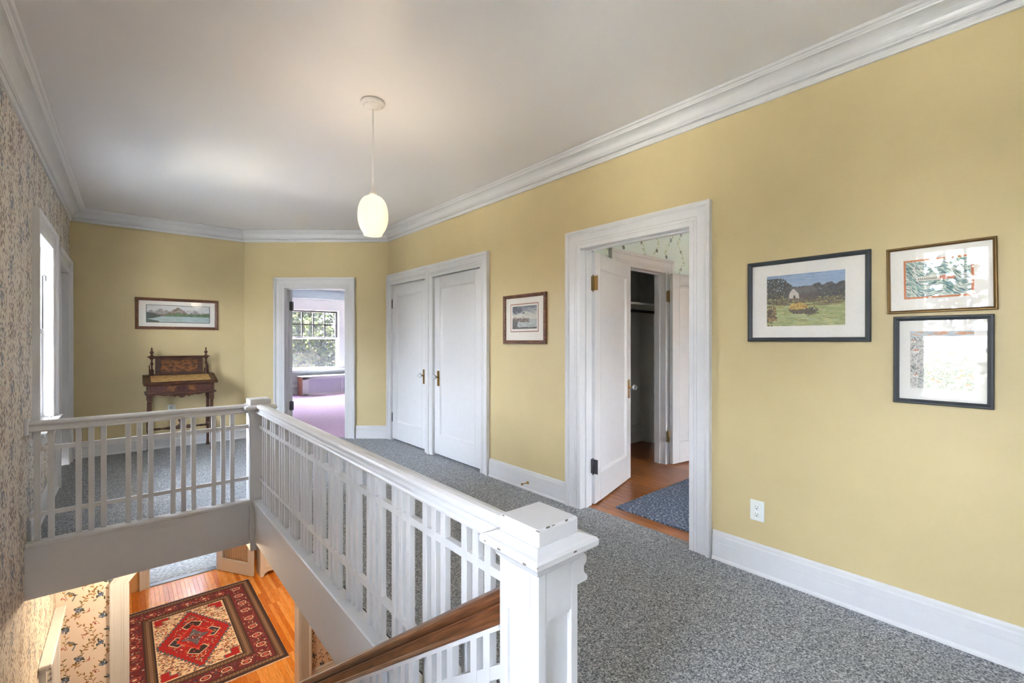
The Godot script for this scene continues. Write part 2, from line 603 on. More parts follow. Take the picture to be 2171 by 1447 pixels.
func mountain_image() -> Image:
	rng.seed = 32
	var im := img(620, 196, rgb(206, 208, 212))
	for k in 90:
		dab(im, rng.randf() * 620, rng.randf() * 70, rng.randf_range(20, 60), rng.randf_range(3, 9), 0, rgb(196, 200, 206).lerp(rgb(224, 222, 220), rng.randf()), false)
	var ridge := func(base: float, peaks: Array, c: Color) -> void:
		for x in 620:
			var y := base
			for p in peaks:
				y = minf(y, p[1] + absf(x - p[0]) * p[2] + 5.0 * sin(x * 0.31 + p[0]) + 3.0 * sin(x * 0.77))
			im.fill_rect(Rect2i(x, int(y), 1, 196 - int(y)), tint(c, rng.randf_range(0.9, 1.1)))
	ridge.call(96.0, [[40, 52, 0.9], [130, 36, 0.62], [190, 50, 0.8], [470, 48, 0.75], [560, 74, 0.6]], rgb(146, 142, 142))
	ridge.call(104.0, [[300, 16, 0.78], [268, 40, 0.7], [345, 46, 0.9]], rgb(120, 102, 90))
	for k in 130:
		var x := rng.randf_range(60, 560)
		dab(im, x, rng.randf_range(46, 84), rng.randf_range(3, 10), rng.randf_range(1, 2.5), rng.randf_range(0.5, 1.1), rgb(206, 200, 196) if k % 3 else rgb(92, 82, 78), false)
	ridge.call(122.0, [[300, 84, 0.34], [430, 96, 0.3], [600, 80, 0.3]], rgb(88, 124, 74))
	for k in 320:
		dab(im, rng.randf_range(180, 620), rng.randf_range(96, 124), rng.randf_range(4, 12), rng.randf_range(2, 4), rng.randf_range(-0.5, 0.5), [rgb(70, 108, 66), rgb(104, 140, 84), rgb(52, 86, 62)][k % 3], false)
	im.fill_rect(Rect2i(0, 128, 620, 68), rgb(166, 186, 190))
	for k in 240:
		dab(im, rng.randf() * 620, rng.randf_range(130, 194), rng.randf_range(18, 50), rng.randf_range(1, 2.5), 0, rgb(182, 198, 200).lerp(rgb(140, 166, 170), rng.randf()), false)
	fillp(im, [Vector2(0, 82), Vector2(70, 92), Vector2(150, 124), Vector2(60, 150), Vector2(0, 160)], rgb(44, 66, 58), 0.15)
	fillp(im, [Vector2(0, 160), Vector2(110, 182), Vector2(120, 196), Vector2(0, 196)], rgb(48, 70, 58), 0.15)
	return im

func shore_image() -> Image:
	rng.seed = 33
	var im := img(340, 310, rgb(190, 194, 190))
	for k in 420:
		var y := rng.randf_range(0, 170)
		dab(im, rng.randf() * 340, y, rng.randf_range(12, 40), rng.randf_range(6, 15), rng.randf_range(-0.3, 0.3), rgb(110, 122, 138).lerp(rgb(206, 206, 196), clampf((y + rng.randf_range(-40, 40)) / 130.0, 0, 1)), false)
	for k in 60:
		dab(im, 40 + rng.randfn() * 46, 62 + rng.randfn() * 20, 18, 10, 0.2, rgb(84, 92, 108), false)
	im.fill_rect(Rect2i(0, 188, 340, 4), rgb(96, 112, 128))
	for k in 300:
		dab(im, rng.randf() * 340, rng.randf_range(194, 300), rng.randf_range(10, 30), rng.randf_range(3, 8), 0, rgb(136, 152, 164).lerp(rgb(206, 208, 204), rng.randf()), false)
	for k in 260:
		var x := rng.randf_range(0, 230)
		dab(im, x, 178 + x * 0.08 + rng.randfn() * 12, rng.randf_range(4, 12), rng.randf_range(3, 6), rng.randf() * PI, [rgb(92, 74, 66), rgb(122, 104, 94), rgb(74, 66, 68), rgb(142, 124, 110)][k % 4], false)
	for k in 190:
		dab(im, rng.randf_range(0, 70), rng.randf_range(200, 306), rng.randf_range(4, 14), rng.randf_range(4, 8), rng.randf() * PI, [rgb(74, 72, 76), rgb(96, 92, 92)][k % 2], false)
		dab(im, rng.randf() * 340, rng.randf_range(288, 308), rng.randf_range(6, 16), rng.randf_range(3, 6), 0, [rgb(72, 68, 70), rgb(104, 100, 98)][k % 2], false)
	stroke(im, [Vector2(34, 188), Vector2(36, 136)], 1.5, rgb(96, 78, 70), false)
	return im

func river_image() -> Image:
	rng.seed = 34
	var im := img(360, 270, rgb(220, 224, 214))
	for k in 1000:
		var x := rng.randf() * 360
		dab(im, x, rng.randf() * 270, rng.randf_range(10, 30), rng.randf_range(1.5, 4), 0.7 * sin(x * 0.03) + 0.3, [rgb(86, 134, 132), rgb(126, 166, 158), rgb(196, 206, 190), rgb(60, 100, 108), rgb(214, 220, 208)][k % 5], false)
	im.fill_rect(Rect2i(60, 118, 210, 34), rgb(222, 218, 204))
	fillp(im, [Vector2(190, 122), Vector2(270, 116), Vector2(276, 150), Vector2(196, 152)], rgb(204, 118, 82))
	for x in range(70, 180, 11):
		stroke(im, [Vector2(x, 144), Vector2(x + 3, 128), Vector2(x + 6, 142)], 1.2, rgb(48, 64, 66), false)
	return im

func village_image() -> Image:
	rng.seed = 35
	var im := img(340, 420, rgb(206, 204, 198))
	for k in 1500:
		dab(im, rng.randf() * 340, rng.randf() * 420, rng.randf_range(4, 16), rng.randf_range(1, 3), rng.randf() * PI, [rgb(92, 100, 100), rgb(140, 146, 140), rgb(214, 210, 202), rgb(70, 76, 80), rgb(188, 182, 172)][k % 5], false)
	im.fill_rect(Rect2i(0, 0, 340, 42), rgb(170, 188, 200))
	for k in 80:
		dab(im, rng.randf() * 340, rng.randf() * 40, 26, 5, 0.1, rgb(196, 206, 210) if k % 3 else rgb(222, 160, 120), false)
	for k in 34:
		var p := Vector2(rng.randf() * 320, rng.randf_range(70, 390))
		var w := rng.randf_range(18, 44)
		im.fill_rect(Rect2i(int(p.x), int(p.y), int(w), int(w * 0.55)), rgb(230, 226, 216))
		fillp(im, [p, p + Vector2(w * 0.5, -w * 0.32), p + Vector2(w, 0)], rgb(198, 96, 62) if k % 3 else rgb(120, 122, 122))
		im.fill_rect(Rect2i(int(p.x + w * 0.4), int(p.y + 3), 3, 5), rgb(60, 60, 64))
	return im

func make_materials() -> void:
	var m := mat("yellow_wall", Color(0.81, 0.74, 0.56), 0.42)
	tri_tex(m, noise_tex(0.012, [[0.0, Color(0.975, 0.975, 0.97)], [0.5, Color(0.985, 0.985, 0.985)], [1.0, Color(1, 1, 1)]], 512, FastNoiseLite.TYPE_SIMPLEX_SMOOTH, 5), Vector3(0.5, 0.5, 0.5))
	bump(m, 0.03, 0.02)
	m = mat("white_paint", Color(0.835, 0.835, 0.84), 0.32)
	tri_tex(m, noise_tex(0.03, [[0.0, Color(0.985, 0.985, 0.985)], [0.6, Color(0.995, 0.995, 0.995)], [1.0, Color(1, 1, 1)]], 256, FastNoiseLite.TYPE_SIMPLEX_SMOOTH, 4), Vector3(1.5, 1.5, 1.5))
	bump(m, 0.02, 0.012)
	mat("dull_white", Color(0.86, 0.85, 0.84), 0.6)
	m = mat("ceiling_paint", Color(0.86, 0.85, 0.845), 0.45)
	bump(m, 0.02, 0.015)
	m.uv1_triplanar = true
	m.uv1_world_triplanar = true
	m = mat("carpet", Color(1, 1, 1), 0.95)
	tri_tex(m, speckle_tex(512, [rgb(56, 60, 64), rgb(100, 103, 107), rgb(144, 147, 151), rgb(182, 185, 188), rgb(228, 229, 230)], 41), Vector3(0.8, 0.8, 0.8))
	m = mat("pink_carpet", Color(1, 1, 1), 0.95)
	tri_tex(m, speckle_tex(256, [rgb(168, 136, 166), rgb(192, 160, 188), rgb(202, 172, 198), rgb(214, 186, 210)], 42), Vector3(1.0, 1.0, 1.0))
	m = mat("blue_mat", Color(1, 1, 1), 0.95)
	tri_tex(m, noise_tex(0.14, [[0.0, rgb(44, 56, 78)], [0.4, rgb(86, 100, 122)], [0.6, rgb(128, 140, 158)], [1.0, rgb(176, 186, 200)]], 256, FastNoiseLite.TYPE_CELLULAR, 2, 6), Vector3(1.6, 1.6, 1.6))
	bump(m, 0.14, 0.8, 256, 2, 6)
	m = mat("door_mat", Color(1, 1, 1), 0.9)
	tri_tex(m, noise_tex(0.05, [[0.0, rgb(96, 112, 130)], [0.45, rgb(140, 156, 172)], [0.55, rgb(176, 190, 203)], [1.0, rgb(206, 216, 224)]], 256, FastNoiseLite.TYPE_SIMPLEX, 3, 7), Vector3(0.8, 1, 3.5))
	mat("blue_wall", rgb(176, 190, 200), 0.7)
	# woods
	for k in 4:
		var c: Color = [rgb(206, 128, 48), rgb(216, 142, 60), rgb(194, 112, 38), rgb(224, 156, 78)][k]
		m = mat("floor_strip_%d" % k, Color(1, 1, 1), 0.22)
		tri_tex(m, noise_tex(0.02, [[0.0, tint(c, 0.86)], [0.5, c], [1.0, tint(c, 1.08)]], 256, FastNoiseLite.TYPE_SIMPLEX_SMOOTH, 5, 10 + k), Vector3(9, 9, 0.9))
		m = mat("room_strip_%d" % k, Color(1, 1, 1), 0.28)
		var d: Color = [rgb(158, 98, 52), rgb(146, 88, 44), rgb(170, 108, 62), rgb(152, 94, 54)][k]
		tri_tex(m, noise_tex(0.02, [[0.0, tint(d, 0.84)], [0.5, d], [1.0, tint(d, 1.1)]], 256, FastNoiseLite.TYPE_SIMPLEX_SMOOTH, 5, 20 + k), Vector3(9, 9, 0.9))
	m = mat("rail_wood", Color(1, 1, 1), 0.28)
	tri_tex(m, noise_tex(0.02, [[0.0, rgb(62, 34, 20)], [0.45, rgb(98, 58, 34)], [0.7, rgb(112, 68, 40)], [1.0, rgb(134, 88, 58)]], 256, FastNoiseLite.TYPE_SIMPLEX_SMOOTH, 5, 30), Vector3(10, 10, 0.8), false)
	m = mat("desk_wood", Color(1, 1, 1), 0.4)
	tri_tex(m, noise_tex(0.02, [[0.0, rgb(40, 20, 12)], [0.5, rgb(70, 38, 22)], [1.0, rgb(98, 58, 34)]], 256, FastNoiseLite.TYPE_SIMPLEX_SMOOTH, 5, 31), Vector3(1.4, 10, 10))
	m = mat("desk_burl", Color(1, 1, 1), 0.3)
	tri_tex(m, noise_tex(0.016, [[0.0, rgb(46, 24, 12)], [0.42, rgb(84, 48, 24)], [0.6, rgb(118, 72, 36)], [1.0, rgb(140, 92, 50)]], 256, FastNoiseLite.TYPE_SIMPLEX_SMOOTH, 5, 32), Vector3(3, 7, 3))
	m = mat("desk_dark", Color(1, 1, 1), 0.35)
	tri_tex(m, noise_tex(0.03, [[0.0, rgb(34, 16, 14)], [0.5, rgb(72, 38, 32)], [1.0, rgb(112, 68, 56)]], 256, FastNoiseLite.TYPE_SIMPLEX_SMOOTH, 4, 33), Vector3(5, 6, 5))
	m = mat("desk_leather", Color(1, 1, 1), 0.55)
	tri_tex(m, noise_tex(0.02, [[0.0, rgb(158, 120, 66)], [0.5, rgb(186, 150, 92)], [1.0, rgb(204, 170, 112)]], 256, FastNoiseLite.TYPE_SIMPLEX_SMOOTH, 4, 34), Vector3(3, 3, 3))
	m = mat("frame_brown", Color(1, 1, 1), 0.4)
	tri_tex(m, noise_tex(0.03, [[0.0, rgb(64, 36, 22)], [0.5, rgb(98, 60, 36)], [1.0, rgb(128, 82, 52)]], 128, FastNoiseLite.TYPE_SIMPLEX_SMOOTH, 4, 35), Vector3(9, 9, 2))
	mat("frame_black", rgb(46, 52, 56), 0.45)
	mat("frame_gold", rgb(116, 92, 58), 0.35, 0.75)
	mat("mat_board", rgb(236, 233, 226), 0.85)
	mat("orange_line", rgb(206, 118, 62), 0.8)
	mat("brown_line", rgb(150, 86, 54), 0.8)
	mat("green_line", rgb(48, 74, 60), 0.8)
	mat("brass", rgb(186, 150, 84), 0.25, 1.0)
	mat("old_brass", rgb(130, 108, 72), 0.35, 1.0)
	mat("steel", rgb(92, 92, 96), 0.4, 0.9)
	mat("black_iron", rgb(28, 26, 28), 0.5)
	mat("sash_dark", rgb(62, 58, 62), 0.5)
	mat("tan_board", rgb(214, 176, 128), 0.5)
	mat("side_wood", rgb(196, 134, 108), 0.6)
	mat("plate_white", rgb(226, 230, 226), 0.35)
	mat("slot_dark", rgb(34, 34, 36), 0.6)
	mat("closet_paint", rgb(196, 194, 188), 0.6)
	mat("screen_grey", rgb(188, 186, 204), 0.7)
	mat("curtain", rgb(188, 168, 146), 0.9)
	var g := mat("glass", Color(1, 1, 1, 0.04), 0.02)
	g.transparency = BaseMaterial3D.TRANSPARENCY_ALPHA
	g = mat("crystal", Color(0.95, 0.97, 1, 0.02), 0.02)
	g.transparency = BaseMaterial3D.TRANSPARENCY_ALPHA
	g.refraction_enabled = true
	g.refraction_scale = 0.05
	m = mat("globe", rgb(255, 244, 224), 0.3)
	m.emission_enabled = true
	m.emission = rgb(255, 226, 176)
	m.emission_energy_multiplier = GLOBE_GLOW
	m = mat("leaf", Color(1, 1, 1), 0.6)
	m.vertex_color_use_as_albedo = true
	m.backlight_enabled = true
	m.backlight = Color(0.30, 0.36, 0.10)
	mat("bark", rgb(120, 110, 100), 0.9)
	m = mat("gravel", Color(1, 1, 1), 0.95)
	tri_tex(m, noise_tex(0.05, [[0.0, rgb(124, 125, 122)], [1.0, rgb(160, 161, 158)]], 256), Vector3(0.5, 0.5, 0.5))
	mat("siding", rgb(196, 192, 184), 0.7)


# ---------------------------------------------------------------- builders
# wall in a frame: s along, y up, from the room face at z = 0 back to -t; openings are [s0, s1, y0, y1]
func wall_boxes(st: SurfaceTool, s0: float, s1: float, y0: float, y1: float, t: float, holes: Array = []) -> void:
	var cuts := [s0, s1]
	var wide := []
	for h in holes:
		wide.append([h[0] - 0.009, h[1] + 0.009, h[2] - 0.009, h[3] + 0.009])
	holes = wide
	for h in holes:
		cuts.append(clampf(h[0], s0, s1))
		cuts.append(clampf(h[1], s0, s1))
	cuts.sort()
	for i in cuts.size() - 1:
		var a: float = cuts[i]
		var b: float = cuts[i + 1]
		if b - a < 0.0005:
			continue
		var c := (a + b) / 2
		var gaps := []
		for h in holes:
			if h[0] < c and h[1] > c:
				gaps.append([h[2], h[3]])
		gaps.sort_custom(func(p, q): return p[0] < q[0])
		var y := y0
		for g in gaps:
			if g[0] > y + 0.0005:
				bx(st, Vector3(a, y, -t), Vector3(b, g[0], 0))
			y = g[1]
		if y < y1 - 0.0005:
			bx(st, Vector3(a, y, -t), Vector3(b, y1, 0))

func wall(called: String, f: Transform3D, s0: float, s1: float, y0: float, y1: float, t: float, m: Material, holes: Array, label: String) -> MeshInstance3D:
	var st := new_st()
	wall_boxes(st, s0, s1, y0, y1, t, holes)
	var o := obj(called, st, m, self, f)
	tag(o, label, "wall", "", "structure")
	return o

const CASING := [Vector2(0, 0), Vector2(0, 0.014), Vector2(0.004, 0.018), Vector2(0.030, 0.018), Vector2(0.032, 0.015), Vector2(0.035, 0.015), Vector2(0.037, 0.019), Vector2(0.050, 0.019), Vector2(0.052, 0.016), Vector2(0.055, 0.016), Vector2(0.057, 0.020), Vector2(0.108, 0.020), Vector2(0.114, 0.031), Vector2(0.120, 0.036), Vector2(0.130, 0.040), Vector2(0.140, 0.038), Vector2(0.140, 0)]

# mitred casing round three sides of an opening
func casing(st: SurfaceTool, s0: float, s1: float, y0: float, y1: float, prof: Array = CASING, cut_left := 1.0, cut_right := 1.0) -> void:
	var rr := [[], [], [], []]
	for p in prof:
		rr[0].append(Vector3(s0 - p.x * cut_left, y0, p.y))
		rr[1].append(Vector3(s0 - p.x * cut_left, y1 + p.x, p.y))
		rr[2].append(Vector3(s1 + p.x * cut_right, y1 + p.x, p.y))
		rr[3].append(Vector3(s1 + p.x * cut_right, y0, p.y))
	rings(st, rr)

# mitred ring of four sides (picture frames, sashes); profile x runs inwards from the outline
func ring4(st: SurfaceTool, s0: float, s1: float, y0: float, y1: float, prof: Array) -> void:
	var rr := [[], [], [], []]
	for p in prof:
		rr[0].append(Vector3(s0 + p.x, y0 + p.x, p.y))
		rr[1].append(Vector3(s0 + p.x, y1 - p.x, p.y))
		rr[2].append(Vector3(s1 - p.x, y1 - p.x, p.y))
		rr[3].append(Vector3(s1 - p.x, y0 + p.x, p.y))
	rings(st, rr, false, true)

func flat_print(called: String, s0: float, s1: float, y0: float, y1: float, z: float, m: Material, parent: Node) -> void:
	var st := new_st()
	bx(st, Vector3(s0, y0, z - 0.001), Vector3(s1, y1, z - 0.0002))
	tri(st, Vector3(s0, y1, z), Vector3(s1, y1, z), Vector3(s1, y0, z), Vector2(0, 0), Vector2(1, 0), Vector2(1, 1))
	tri(st, Vector3(s0, y1, z), Vector3(s1, y0, z), Vector3(s0, y0, z), Vector2(0, 0), Vector2(1, 1), Vector2(0, 1))
	obj(called, st, m, parent)

# r = [s0, s1, y0, y1] outline, b = border rectangle, p = print rectangle
func picture(f: Transform3D, r: Array, fw: float, fd: float, fm: Material, b: Array, bm: Material, p: Array, pm: Material, label: String, roll := 0.0) -> void:
	var c := Vector3((r[0] + r[1]) / 2, (r[2] + r[3]) / 2, 0)
	var at := f * Transform3D(Basis(Vector3.BACK, roll), c)
	var t := thing("framed_picture", at, label, "picture", "framed pictures on the hall walls")
	var hw: float = (r[1] - r[0]) / 2
	var hh: float = (r[3] - r[2]) / 2
	var st := new_st()
	ring4(st, -hw, hw, -hh, hh, [Vector2(0, 0.001), Vector2(0, fd - 0.003), Vector2(0.003, fd), Vector2(fw * 0.45, fd), Vector2(fw * 0.7, fd - 0.003), Vector2(fw, fd - 0.006), Vector2(fw, 0.001)])
	obj("frame", st, fm, t)
	st = new_st()
	bx(st, Vector3(-hw + fw * 0.6, -hh + fw * 0.6, 0.001), Vector3(hw - fw * 0.6, hh - fw * 0.6, 0.008))
	obj("mat_board", st, M.mat_board, t)
	if bm:
		st = new_st()
		bx(st, Vector3(b[0] - c.x, b[2] - c.y, 0.008), Vector3(b[1] - c.x, b[3] - c.y, 0.0086))
		obj("inner_border", st, bm, t)
		if bm == M.brown_line or bm == M.green_line:
			st = new_st()
			bx(st, Vector3(b[0] - c.x + 0.008, b[2] - c.y + 0.008, 0.0086), Vector3(b[1] - c.x - 0.008, b[3] - c.y - 0.008, 0.0091))
			obj("inner_mat", st, M.mat_board, t)
	flat_print("print", p[0] - c.x, p[1] - c.x, p[2] - c.y, p[3] - c.y, 0.0104, pm, t)
	st = new_st()
	bx(st, Vector3(-hw + fw * 0.7, -hh + fw * 0.7, 0.0118), Vector3(hw - fw * 0.7, hh - fw * 0.7, 0.0135))
	obj("glass_pane", st, M.glass, t)

func knob_set(parent: Node, at: Transform3D) -> void:
	# long brass plate with a cut-glass knob, local z outwards
	var st := new_st()
	cbx(st, Vector3(-0.022, -0.105, 0), Vector3(0.022, 0.07, 0.004), 0.003)
	var pl := obj("lock_plate", st, M.brass, parent, at)
	st = new_st()
	lathe(st, [Vector2(0, 0), Vector2(0.013, 0), Vector2(0.013, 0.006), Vector2(0.008, 0.01), Vector2(0.008, 0.028), Vector2(0.014, 0.032), Vector2(0.014, 0.038), Vector2(0, 0.038)], Vector3.ZERO, 16, 0, 0.0, Basis(Vector3.RIGHT, Vector3(0, 0, 1), Vector3(0, -1, 0)))
	obj("knob_neck", st, M.brass, pl)
	st = new_st()
	lathe(st, [Vector2(0, 0.036), Vector2(0.014, 0.038), Vector2(0.025, 0.046), Vector2(0.029, 0.058), Vector2(0.026, 0.07), Vector2(0.017, 0.079), Vector2(0, 0.081)], Vector3.ZERO, 12, 0, 0.0, Basis(Vector3.RIGHT, Vector3(0, 0, 1), Vector3(0, -1, 0)))
	obj("glass_knob", st, M.crystal, pl)

func hinge(parent: Node, at: Transform3D, h: float, m: Material, plates := 0.0) -> void:
	var st := new_st()
	lathe(st, [Vector2(0, -h / 2 - 0.012), Vector2(0.006, -h / 2 - 0.008), Vector2(0.004, -h / 2 - 0.002), Vector2(0.007, -h / 2), Vector2(0.007, h / 2), Vector2(0.004, h / 2 + 0.002), Vector2(0.006, h / 2 + 0.008), Vector2(0, h / 2 + 0.012)], Vector3.ZERO, 10)
	if plates > 0.0:
		bx(st, Vector3(-plates, -h / 2, -0.0045), Vector3(-0.004, h / 2, -0.0015))
		bx(st, Vector3(0.004, -h / 2, -0.0045), Vector3(plates, h / 2, -0.0015))
	obj("hinge", st, m, parent, at)

# single-panel door leaf: local x 0..w from the hinge, y 0..h, thickness -t..0
func leaf(parent: Node, at: Transform3D, w: float, h: float, t: float, m: Material, glazed := false) -> MeshInstance3D:
	var sw := 0.115
	var tr := 0.125
	var br := 0.225
	var st := new_st()
	cbx(st, Vector3(0, 0, -t), Vector3(sw, h, 0), 0.003)
	cbx(st, Vector3(w - sw, 0, -t), Vector3(w, h, 0), 0.003)
	bx(st, Vector3(sw, h - tr, -t), Vector3(w - sw, h - 0.0005, -0.0002))
	bx(st, Vector3(sw, 0.0005, -t), Vector3(w - sw, br, -0.0002))
	var o := obj("leaf", st, m, parent, at)
	st = new_st()
	if not glazed:
		bx(st, Vector3(sw, br, -t + 0.016), Vector3(w - sw, h - tr, -0.016))
		obj("panel", st, m, o)
		st = new_st()
		for side in [[0.0, -0.016], [-t, -t + 0.016]]:
			ring4(st, sw, w - sw, br, h - tr, [Vector2(0, side[0]), Vector2(0.004, lerpf(side[0], side[1], 0.3)), Vector2(0.013, lerpf(side[0], side[1], 0.75)), Vector2(0.021, side[1]), Vector2(0, side[1])])
		obj("panel_moulding", st, m, o)
	else:
		bx(st, Vector3(sw, br, -t / 2 - 0.002), Vector3(w - sw, h - tr, -t / 2 + 0.002))
		obj("glass_pane", st, M.glass, o)
		st = new_st()
		var r0 := []
		var r1 := []
		for k in 61:
			var x := lerpf(sw + 0.01, w - sw - 0.01, k / 60.0)
			r0.append(Vector3(x, br + 0.01, -t - 0.012 + 0.008 * sin(k * 1.1)))
			r1.append(Vector3(x, h - tr - 0.01, -t - 0.012 + 0.008 * sin(k * 1.1 + 0.5)))
		for k in 60:
			quad(st, r0[k], r1[k], r1[k + 1], r0[k + 1])
			quad(st, r0[k] - Vector3(0, 0, 0.002), r0[k + 1] - Vector3(0, 0, 0.002), r1[k + 1] - Vector3(0, 0, 0.002), r1[k] - Vector3(0, 0, 0.002))
		obj("gathered_curtain", st, M.curtain, o)
	return o

func jamb(st: SurfaceTool, s0: float, s1: float, h: float, depth: float, stop := 0.05) -> void:
	bx(st, Vector3(s0 - 0.02, 0, -depth), Vector3(s0, h, 0.001))
	bx(st, Vector3(s1, 0, -depth), Vector3(s1 + 0.02, h, 0.001))
	bx(st, Vector3(s0 - 0.02, h, -depth), Vector3(s1 + 0.02, h + 0.02, 0.001))
	if stop > 0.0:
		bx(st, Vector3(s0, 0, -stop - 0.03), Vector3(s0 + 0.012, h - 0.012, -stop))
		bx(st, Vector3(s1 - 0.012, 0, -stop - 0.03), Vector3(s1, h - 0.012, -stop))
		bx(st, Vector3(s0, h - 0.012, -stop - 0.03), Vector3(s1, h, -stop))

# double-hung window in a frame; opening s0..s1, y0..y1 in a wall t thick
func window(called: String, f: Transform3D, s0: float, s1: float, y0: float, y1: float, t: float, meet: float, cols: int, rows: int, upper_m: Material, label: String, stool := true, trim := true) -> Node3D:
	var w := thing(called, f, label, "window", "", "structure")
	var st := new_st()
	if trim:
		casing(st, s0, s1, y0, y1)
		obj("casing", st, M.white_paint, w)
	st = new_st()
	bx(st, Vector3(s0 - 0.02, y0 - 0.02, -t), Vector3(s0, y1 + 0.02, 0.001))
	bx(st, Vector3(s1, y0 - 0.02, -t), Vector3(s1 + 0.02, y1 + 0.02, 0.001))
	bx(st, Vector3(s0, y1, -t), Vector3(s1, y1 + 0.02, 0.001))
	bx(st, Vector3(s0, y0 - 0.03, -t - 0.03), Vector3(s1, y0, 0.001))
	obj("frame", st, M.white_paint, w)
	if stool:
		st = new_st()
		cbx(st, Vector3(s0 - 0.16, y0 - 0.03, 0.0), Vector3(s1 + 0.16, y0 - 0.002, 0.065), 0.006)
		obj("sill", st, M.white_paint, w)
		st = new_st()
		bx(st, Vector3(s0 - 0.13, y0 - 0.15, 0.0), Vector3(s1 + 0.13, y0 - 0.03, 0.02))
		obj("apron", st, M.white_paint, w)
	for part in 2:
		var z := -0.052 if part == 0 else -0.092
		var a := y0 if part == 0 else meet - 0.02
		var b := meet + 0.02 if part == 0 else y1
		var m: Material = M.white_paint if part == 0 else upper_m
		st = new_st()
		var sw := 0.048
		ring4(st, s0, s1, a, b, [Vector2(0, z), Vector2(sw - 0.01, z), Vector2(sw, z - 0.01), Vector2(sw, z - 0.034), Vector2(0, z - 0.034)])
		var sash := obj("lower_sash" if part == 0 else "upper_sash", st, m, w)
		var nc := 1 if part == 0 else cols
		var nr := 1 if part == 0 else rows
		for i in range(1, nc):
			st = new_st()
			var x := lerpf(s0 + sw, s1 - sw, float(i) / nc)
			bx(st, Vector3(x - 0.013, a + sw, z - 0.03), Vector3(x + 0.013, b - sw, z - 0.004))
			obj("muntin", st, m, sash)
		for j in range(1, nr):
			st = new_st()
			var y := lerpf(a + sw, b - sw, float(j) / nr)
			bx(st, Vector3(s0 + sw, y - 0.013, z - 0.029), Vector3(s1 - sw, y + 0.013, z - 0.005))
			obj("muntin", st, m, sash)
		for i in nc:
			for j in nr:
				st = new_st()
				var xa := lerpf(s0 + sw, s1 - sw, float(i) / nc)
				var xb := lerpf(s0 + sw, s1 - sw, float(i + 1) / nc)
				var ya := lerpf(a + sw, b - sw, float(j) / nr)
				var yb := lerpf(a + sw, b - sw, float(j + 1) / nr)
				bx(st, Vector3(xa, ya, z - 0.019), Vector3(xb, yb, z - 0.016))
				obj("pane", st, M.glass, sash)
	return w

const BASE := [Vector2(0, 0), Vector2(0.026, 0), Vector2(0.026, 0.010), Vector2(0.020, 0.018), Vector2(0.018, 0.020), Vector2(0.018, 0.104), Vector2(0.015, 0.106), Vector2(0.015, 0.110), Vector2(0.018, 0.112), Vector2(0.018, 0.142), Vector2(0.013, 0.150), Vector2(0.012, 0.162), Vector2(0.006, 0.172), Vector2(0, 0.172)]

func baseboard(called: String, f: Transform3D, spans: Array, y: float, label: String, k := 1.0, m: Material = null) -> void:
	var st := new_st()
	for s in spans:
		var p := []
		for q in BASE:
			p.append(Vector2(q.x, q.y * k))
		bar(st, p, Vector3(s[0], y, 0), Vector3(s[1], y, 0), Vector3(0, 0, 1))
	tag(obj(called, st, m if m else M.white_paint, self, f), label, "baseboard", "", "structure")

const RAIL := [Vector2(-0.020, 0), Vector2(-0.037, 0.0), Vector2(-0.039, 0.008), Vector2(-0.034, 0.015), Vector2(-0.026, 0.020), Vector2(-0.024, 0.028), Vector2(-0.024, 0.036), Vector2(-0.031, 0.040), Vector2(-0.036, 0.046), Vector2(-0.036, 0.054), Vector2(-0.030, 0.062), Vector2(-0.016, 0.069), Vector2(0, 0.071), Vector2(0.016, 0.069), Vector2(0.030, 0.062), Vector2(0.036, 0.054), Vector2(0.036, 0.046), Vector2(0.031, 0.040), Vector2(0.024, 0.036), Vector2(0.024, 0.028), Vector2(0.026, 0.020), Vector2(0.034, 0.015), Vector2(0.039, 0.008), Vector2(0.037, 0.0), Vector2(0.020, 0)]

const STAIR_RAIL := [Vector2(-0.018, 0), Vector2(-0.030, 0), Vector2(-0.034, 0.006), Vector2(-0.030, 0.013), Vector2(-0.024, 0.016), Vector2(-0.024, 0.040), Vector2(-0.027, 0.044), Vector2(-0.026, 0.048), Vector2(-0.021, 0.050), Vector2(-0.029, 0.055), Vector2(-0.036, 0.063), Vector2(-0.036, 0.071), Vector2(-0.030, 0.080), Vector2(-0.018, 0.086), Vector2(0, 0.088), Vector2(0.018, 0.086), Vector2(0.030, 0.080), Vector2(0.036, 0.071), Vector2(0.036, 0.063), Vector2(0.029, 0.055), Vector2(0.021, 0.050), Vector2(0.026, 0.048), Vector2(0.027, 0.044), Vector2(0.024, 0.040), Vector2(0.024, 0.016), Vector2(0.030, 0.013), Vector2(0.034, 0.006), Vector2(0.030, 0), Vector2(0.018, 0)]

